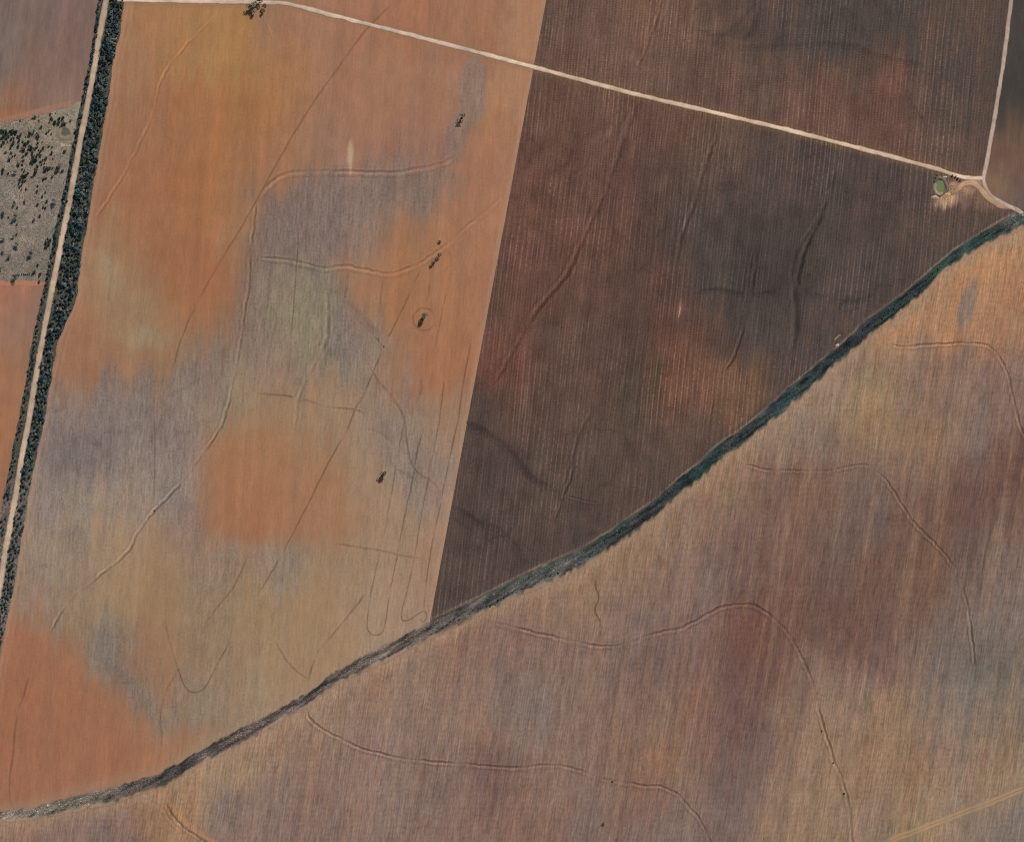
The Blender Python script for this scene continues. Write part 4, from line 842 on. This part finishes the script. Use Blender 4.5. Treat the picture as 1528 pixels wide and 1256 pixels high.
# ------------------------------------------------------------------ vegetation of the drain and verges (nobody could count it)
def tufts(name, label, pts, cols, size, hgt, cat):
    """each tuft: three upright crossed blades-fans leaning apart"""
    n = len(pts); rng = np.random.default_rng(77); VV, FF, CC = [], [], []
    base = np.stack([wx(pts[:, 0]), wy(pts[:, 1]), height(pts[:, 0], pts[:, 1]) + .15], -1)
    for k in range(3):
        a = rng.uniform(0, 6.283, n); d = np.stack([np.cos(a), np.sin(a), 0 * a], -1); e = np.stack([-np.sin(a), np.cos(a), 0 * a], -1)
        s = (size * rng.uniform(.6, 1.4, n))[:, None]; h = (hgt * rng.uniform(.5, 1.3, n))[:, None]; up = np.array([0, 0, 1.0])
        lean = d * s * rng.uniform(.7, 1.6, n)[:, None]
        v = np.stack([base - e * s * .5, base + e * s * .5, base + lean + e * s * .75 + up * h, base + lean - e * s * .75 + up * h], 1)
        VV.append(v.reshape(-1, 3)); FF.append(np.arange(4 * n).reshape(n, 4) + 4 * n * k)
        CC.append(np.repeat(cols * rng.uniform(.75, 1.3, n)[:, None], 4, 0))
    o = obj(name, mesh_np(name, np.vstack(VV), np.vstack(FF), np.vstack(CC)), REED); tag(o, label, cat, kind='stuff'); return o
rng = np.random.default_rng(21)
n = 30000
px = rng.uniform(-5, 1600, n); w = rng.uniform(.10, .80, n)
py = np.interp(px, DR_X, DR_T) * (1 - w) + np.interp(px, DR_X, DR_B) * w
clump = fbm(px / 16, (py + .62 * px) / 3.6, 119)
keep = (clump < rng.uniform(-.35, .6, n)) & (fbm(px / 24, py / 24, 129) > rng.uniform(-.75, .1, n))
px, py = px[keep], py[keep]
c = soil(drain_rgb(px)) * (1.25 + 1.7 * clump[keep])[:, None].clip(.3, 2.2)
c = c * np.where(rng.uniform(size=len(px)) < .03, 1.9, 1.0)[:, None]
tufts('ditch_reeds', 'dark reeds and grass tufts filling the diagonal ditch', np.stack([px, py], -1), c, .95, .45, 'reeds')
# grass of the verge
n = 5200
py = rng.uniform(-30, 1000, n); t = rng.uniform(0, 1, n)
px = np.interp(py, BELT_Y, ROW_L) * (1 - t) + np.interp(py, BELT_Y, BELT_R) * t
rx = np.interp(py, [p[1] for p in ROAD_W], [p[0] for p in ROAD_W]); keep = np.abs(px - rx) > 4.4
px, py = px[keep], py[keep]
c = np.array((.085, .085, .065)) * rng.uniform(.5, 1.7, len(px))[:, None] * (1 + .12 * rng.normal(size=(len(px), 3)))
tufts('verge_grass', 'grey-green grass tufts on the verges of the western road', np.stack([px, py], -1), c, .8, .5, 'grass')
# grass of the paddock
n = 5200
px = rng.uniform(-20, 112, n); py = rng.uniform(165, 420, n)
ok = (px < np.interp(py, BELT_Y, ROW_L)) & (py > np.interp(px, [-260, 0, 60, 115], [250, 182, 167, 152]) + 2) & (np.hypot(px - 97, py - 198) > 13)
px, py = px[ok], py[ok]
c = np.array((.27, .235, .17)) * rng.uniform(.45, 1.3, len(px))[:, None] * (1 + .08 * rng.normal(size=(len(px), 3)))
tufts('paddock_grass', 'dry straw-coloured grass tufts over the scrubby paddock', np.stack([px, py], -1), c, .7, .3, 'grass')
# shrubs one can pick out in the drain
DS = []
for x in list(np.linspace(745, 800, 9)) + list(np.linspace(645, 740, 15)) + list(np.linspace(815, 850, 5)) + list(np.linspace(1068, 1130, 9)) + list(np.linspace(1260, 1400, 16)) + list(np.linspace(880, 960, 8)) + [112, 118, 122, 108, 127, 250, 262, 272]:
    x = x + random.uniform(-2, 2); w = random.uniform(.5, .85) if x < 860 else random.uniform(.25, .75)
    DS.append((x, np.interp(x, DR_X, DR_T) * (1 - w) + np.interp(x, DR_X, DR_B) * w))
def DZ(x): return 'at its pale western end' if x < 200 else 'at its dark western bend' if x < 400 else 'where the orange and stubble fields meet' if x < 742 else 'below the left part of the stubble field' if x < 870 else 'below the middle of the stubble field' if x < 1000 else 'beside its greenest stretch' if x < 1200 else 'below the right part of the stubble field'
for x, y in DS:
    (K_GREEN if x > 1000 else K_SHRUB).place('ditch_shrub', x, y, random.uniform(.6, 1.0), 'low dark shrub growing in the diagonal ditch ' + DZ(x), 'shrub', 'ditch shrubs ' + DZ(x))

# ------------------------------------------------------------------ the two dams
def ring_bank(name, cx, cy, rx, ry, rot, prof, colf, mat, label, cat, seg=40):
    th = np.linspace(0, 2 * math.pi, seg, endpoint=False); k = len(prof); V = []; C = []
    for a in th:
        wob = 1 + .07 * math.sin(3 * a + 1) + .05 * math.sin(5 * a)
        for (t, z) in prof:
            ex, ey = (rx + t) * wob * math.cos(a), (ry + t) * wob * math.sin(a)
            x = cx + ex * math.cos(rot) - ey * math.sin(rot); y = cy + ex * math.sin(rot) + ey * math.cos(rot)
            zz = z * (1 + .25 * math.sin(4 * a + 2)) if z > .5 else z
            V.append((wx(x), wy(y), float(height(x, y)) + .05 + zz)); C.append(colf(a, t))
    q = [(i * k + j, i * k + j + 1, ((i + 1) % seg) * k + j + 1, ((i + 1) % seg) * k + j) for i in range(seg) for j in range(k - 1)]
    V = np.array(V); q = np.array(q)
    if np.cross(V[q[0, 1]] - V[q[0, 0]], V[q[0, 2]] - V[q[0, 0]])[2] < 0: q = q[:, ::-1]
    o = obj(name, mesh_np(name, V, q, soil(np.array(C)), True), mat); tag(o, label, cat, kind='structure'); return o
def pond_water(cx, cy, rx, ry, rot, z, rgb, label, rough=.25, seg=36):
    V = [(wx(cx), wy(cy), float(height(cx, cy)) + z)]; Fc = []
    for i in range(seg):
        a = 6.2832 * i / seg; wob = 1 + .07 * math.sin(3 * a + 1) + .05 * math.sin(5 * a)
        ex, ey = rx * wob * math.cos(a), ry * wob * math.sin(a)
        V.append((wx(cx + ex * math.cos(rot) - ey * math.sin(rot)), wy(cy + ex * math.sin(rot) + ey * math.cos(rot)), V[0][2])); Fc.append((0, 1 + (i + 1) % seg, 1 + i))
    m, N, L, B = principled('pond_water', rough); B.inputs['Specular IOR Level'].default_value = .4
    n = N.new('ShaderNodeTexNoise'); n.inputs['Scale'].default_value = .35
    r = N.new('ShaderNodeValToRGB'); c = soil(rgb); r.color_ramp.elements[0].color = (*(c * .8), 1); r.color_ramp.elements[1].color = (*(c * 1.25), 1)
    tc = N.new('ShaderNodeTexCoord'); L.new(tc.outputs['Object'], n.inputs['Vector']); L.new(n.outputs['Fac'], r.inputs[0]); L.new(r.outputs[0], B.inputs['Base Color'])
    V = np.array(V); Fc = np.array(Fc)
    if np.cross(V[Fc[0, 1]] - V[Fc[0, 0]], V[Fc[0, 2]] - V[Fc[0, 0]])[2] < 0: Fc = Fc[:, ::-1]
    o = obj('pond_water', mesh_np('pond_water', V, Fc), m); tag(o, label, 'pond', kind='structure')
ring_bank('dam_bank', 1403, 278.5, 6.3, 9.8, .05, [(-.8, .1), (0, .35), (1.6, 1.7), (3.0, 2.0), (4.4, 1.0), (6.0, -.03)],
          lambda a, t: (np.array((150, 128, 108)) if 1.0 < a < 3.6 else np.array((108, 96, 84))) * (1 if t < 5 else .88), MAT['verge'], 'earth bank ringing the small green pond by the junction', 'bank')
pond_water(1403, 278.5, 6.3, 9.8, .05, .3, (108, 122, 82), 'oval of bright green water in the pond by the junction')
ring_bank('dam_bank', 97.5, 198, 5.6, 5.2, .1, [(-.8, .05), (0, .25), (2.2, 1.1), (4.0, 1.2), (6.5, .4), (9.0, -.03)],
          lambda a, t: np.array((138, 124, 104)) if t > 1 else np.array((104, 96, 84)), MAT['verge'], 'bare earth bank round the small dark dam in the paddock', 'bank')
pond_water(97.5, 198, 5.6, 5.2, .1, .2, (92, 94, 84), 'small dark grey-green dam in the scrubby paddock')

# spoil heaps, boulders and bare patches
def mound(px, py, rx, ry, h, rgb, label, seed):
    rng = np.random.default_rng(seed); V = []; Fc = []; R = 6; SG = 18; C = []
    for i in range(R):
        t = i / (R - 1)
        for j in range(SG):
            a = 6.2832 * j / SG; w = 1 + .16 * math.sin(2 * a + seed) + .1 * math.sin(5 * a + seed * 2)
            x = px + rx * w * t * math.cos(a); y = py + ry * w * t * math.sin(a)
            z = h * (1 - t) ** 1.2 * (1 + .3 * rng.uniform(-1, 1)) if t < 1 else -.1
            V.append((wx(x), wy(y), float(height(x, y)) + z)); C.append(np.array(rgb) * rng.uniform(.85, 1.1))
    for i in range(R - 1):
        for j in range(SG): Fc.append((i * SG + j, (i + 1) * SG + j, (i + 1) * SG + (j + 1) % SG, i * SG + (j + 1) % SG))
    V = np.array(V); q = np.array(Fc)
    if np.cross(V[q[-1, 1]] - V[q[-1, 0]], V[q[-1, 2]] - V[q[-1, 0]])[2] < 0: q = q[:, ::-1]
    o = obj('earth_mound', mesh_np('earth_mound', V, q, soil(np.array(C).clip(5, 250)), True), MAT['road']); tag(o, label, 'mound')
mound(1420, 277, 5, 5, 1.5, (172, 124, 106), 'pinkish earth mound between the green pond and the tan track', 3)
mound(1396, 294.5, 7, 2.6, 1.3, (182, 164, 138), 'long pale earth mound below the green pond', 5)
mound(1414, 291, 5, 4.5, 1.2, (196, 158, 112), 'yellowish earth mound at the lower right of the green pond', 8)
mound(1410, 264.5, 3.5, 1.8, 1.0, (186, 172, 160), 'small pale mound at the top of the green pond', 9)
mound(1250, 515.5, 4.2, 2.4, .7, (186, 168, 140), 'pale earth mound on the northern edge of the ditch', 11)
mound(12, 1214, 2.4, 2.0, .8, (208, 186, 162), 'small pale mound at the western end of the ditch', 12)
mound(826, 851, 2.2, 1.8, .7, (190, 178, 150), 'small pale mound inside the ditch below the stubble field', 13)
ST = {'y': [(1411, 288), (1416, 288), (1413, 294), (1418, 292), (1415, 297), (1409, 295), (1420, 287), (1412, 284), (1417, 283), (1423, 281), (1419, 281), (1416, 274)]}
import bmesh
def boulder_mesh(seed):
    rng = random.Random(seed); bm = bmesh.new(); bmesh.ops.create_icosphere(bm, subdivisions=1, radius=1)
    for v in bm.verts: v.co *= rng.uniform(.75, 1.2); v.co.z *= .7
    me = bpy.data.meshes.new('boulder'); bm.to_mesh(me); bm.free()
    at = me.attributes.new('soil', 'FLOAT_COLOR', 'POINT'); cc = soil((190, 160, 124))
    for i in range(len(me.vertices)): at.data[i].color = (*(cc * rng.uniform(.7, 1.1)), 1)
    me.materials.append(MAT['road']); return me
BM = [boulder_mesh(i) for i in range(4)]
for i, (x, y) in enumerate(ST['y']):
    o = bpy.data.objects.new('boulder', BM[i % 4]); COL.objects.link(o); s = random.uniform(.6, 1.1)
    o.scale = (s, s, s); o.location = (wx(x), wy(y), float(height(x, y)) + .5); o.rotation_euler = (0, 0, i * 1.3)
    tag(o, 'yellowish boulder lying on the spoil beside the green pond', 'boulder', 'boulders beside the green pond')
for i, (x, y, s) in enumerate([(1421, 262, .9), (1425, 263.5, 1.0), (1429, 266, 1.0), (1432, 270, .9), (1396, 266, .8), (1394, 271, .7), (1400, 264.5, .7), (1398, 262, .6)]):
    K_GREEN.place('pond_shrub', x, y, s, 'small green shrub on the ' + ('right' if x > 1410 else 'upper left') + ' bank of the green pond', 'shrub', 'shrubs of the pond, ' + ('right' if x > 1410 else 'upper left'))
def bare(pts, half, rgb, field, label, seed):
    ribbon('bare_patch', pts, half, [(-1, 0, 0), (-.5, .03, .9), (.5, .03, .9), (1, 0, 0)], col_over(field, rgb, rough=.3, seed=seed), MAT['road'], label, 'bare patch', lift=.05, step=1.2, taper=False)
bare([(1012.5, 473), (1014, 466), (1015.5, 459)], .6, (196, 160, 142), 'stubble', 'tiny pale streak in the middle of the dark stubble field', 3)
bare([(505, 1010), (511, 1006), (518, 1002)], 1.5, (204, 170, 142), 'south', 'pale bare streak on the southern side of the ditch', 4)
bare([(1245, 508), (1249, 503), (1254, 499)], 1.6, (150, 130, 104), 'stubble', 'short tan streak above the pale mound by the ditch', 5)
bare([(90, 216), (98, 217), (106, 216.5)], 2.2, (182, 160, 132), 'scrub', 'pale worn strip below the small dam in the paddock', 6)
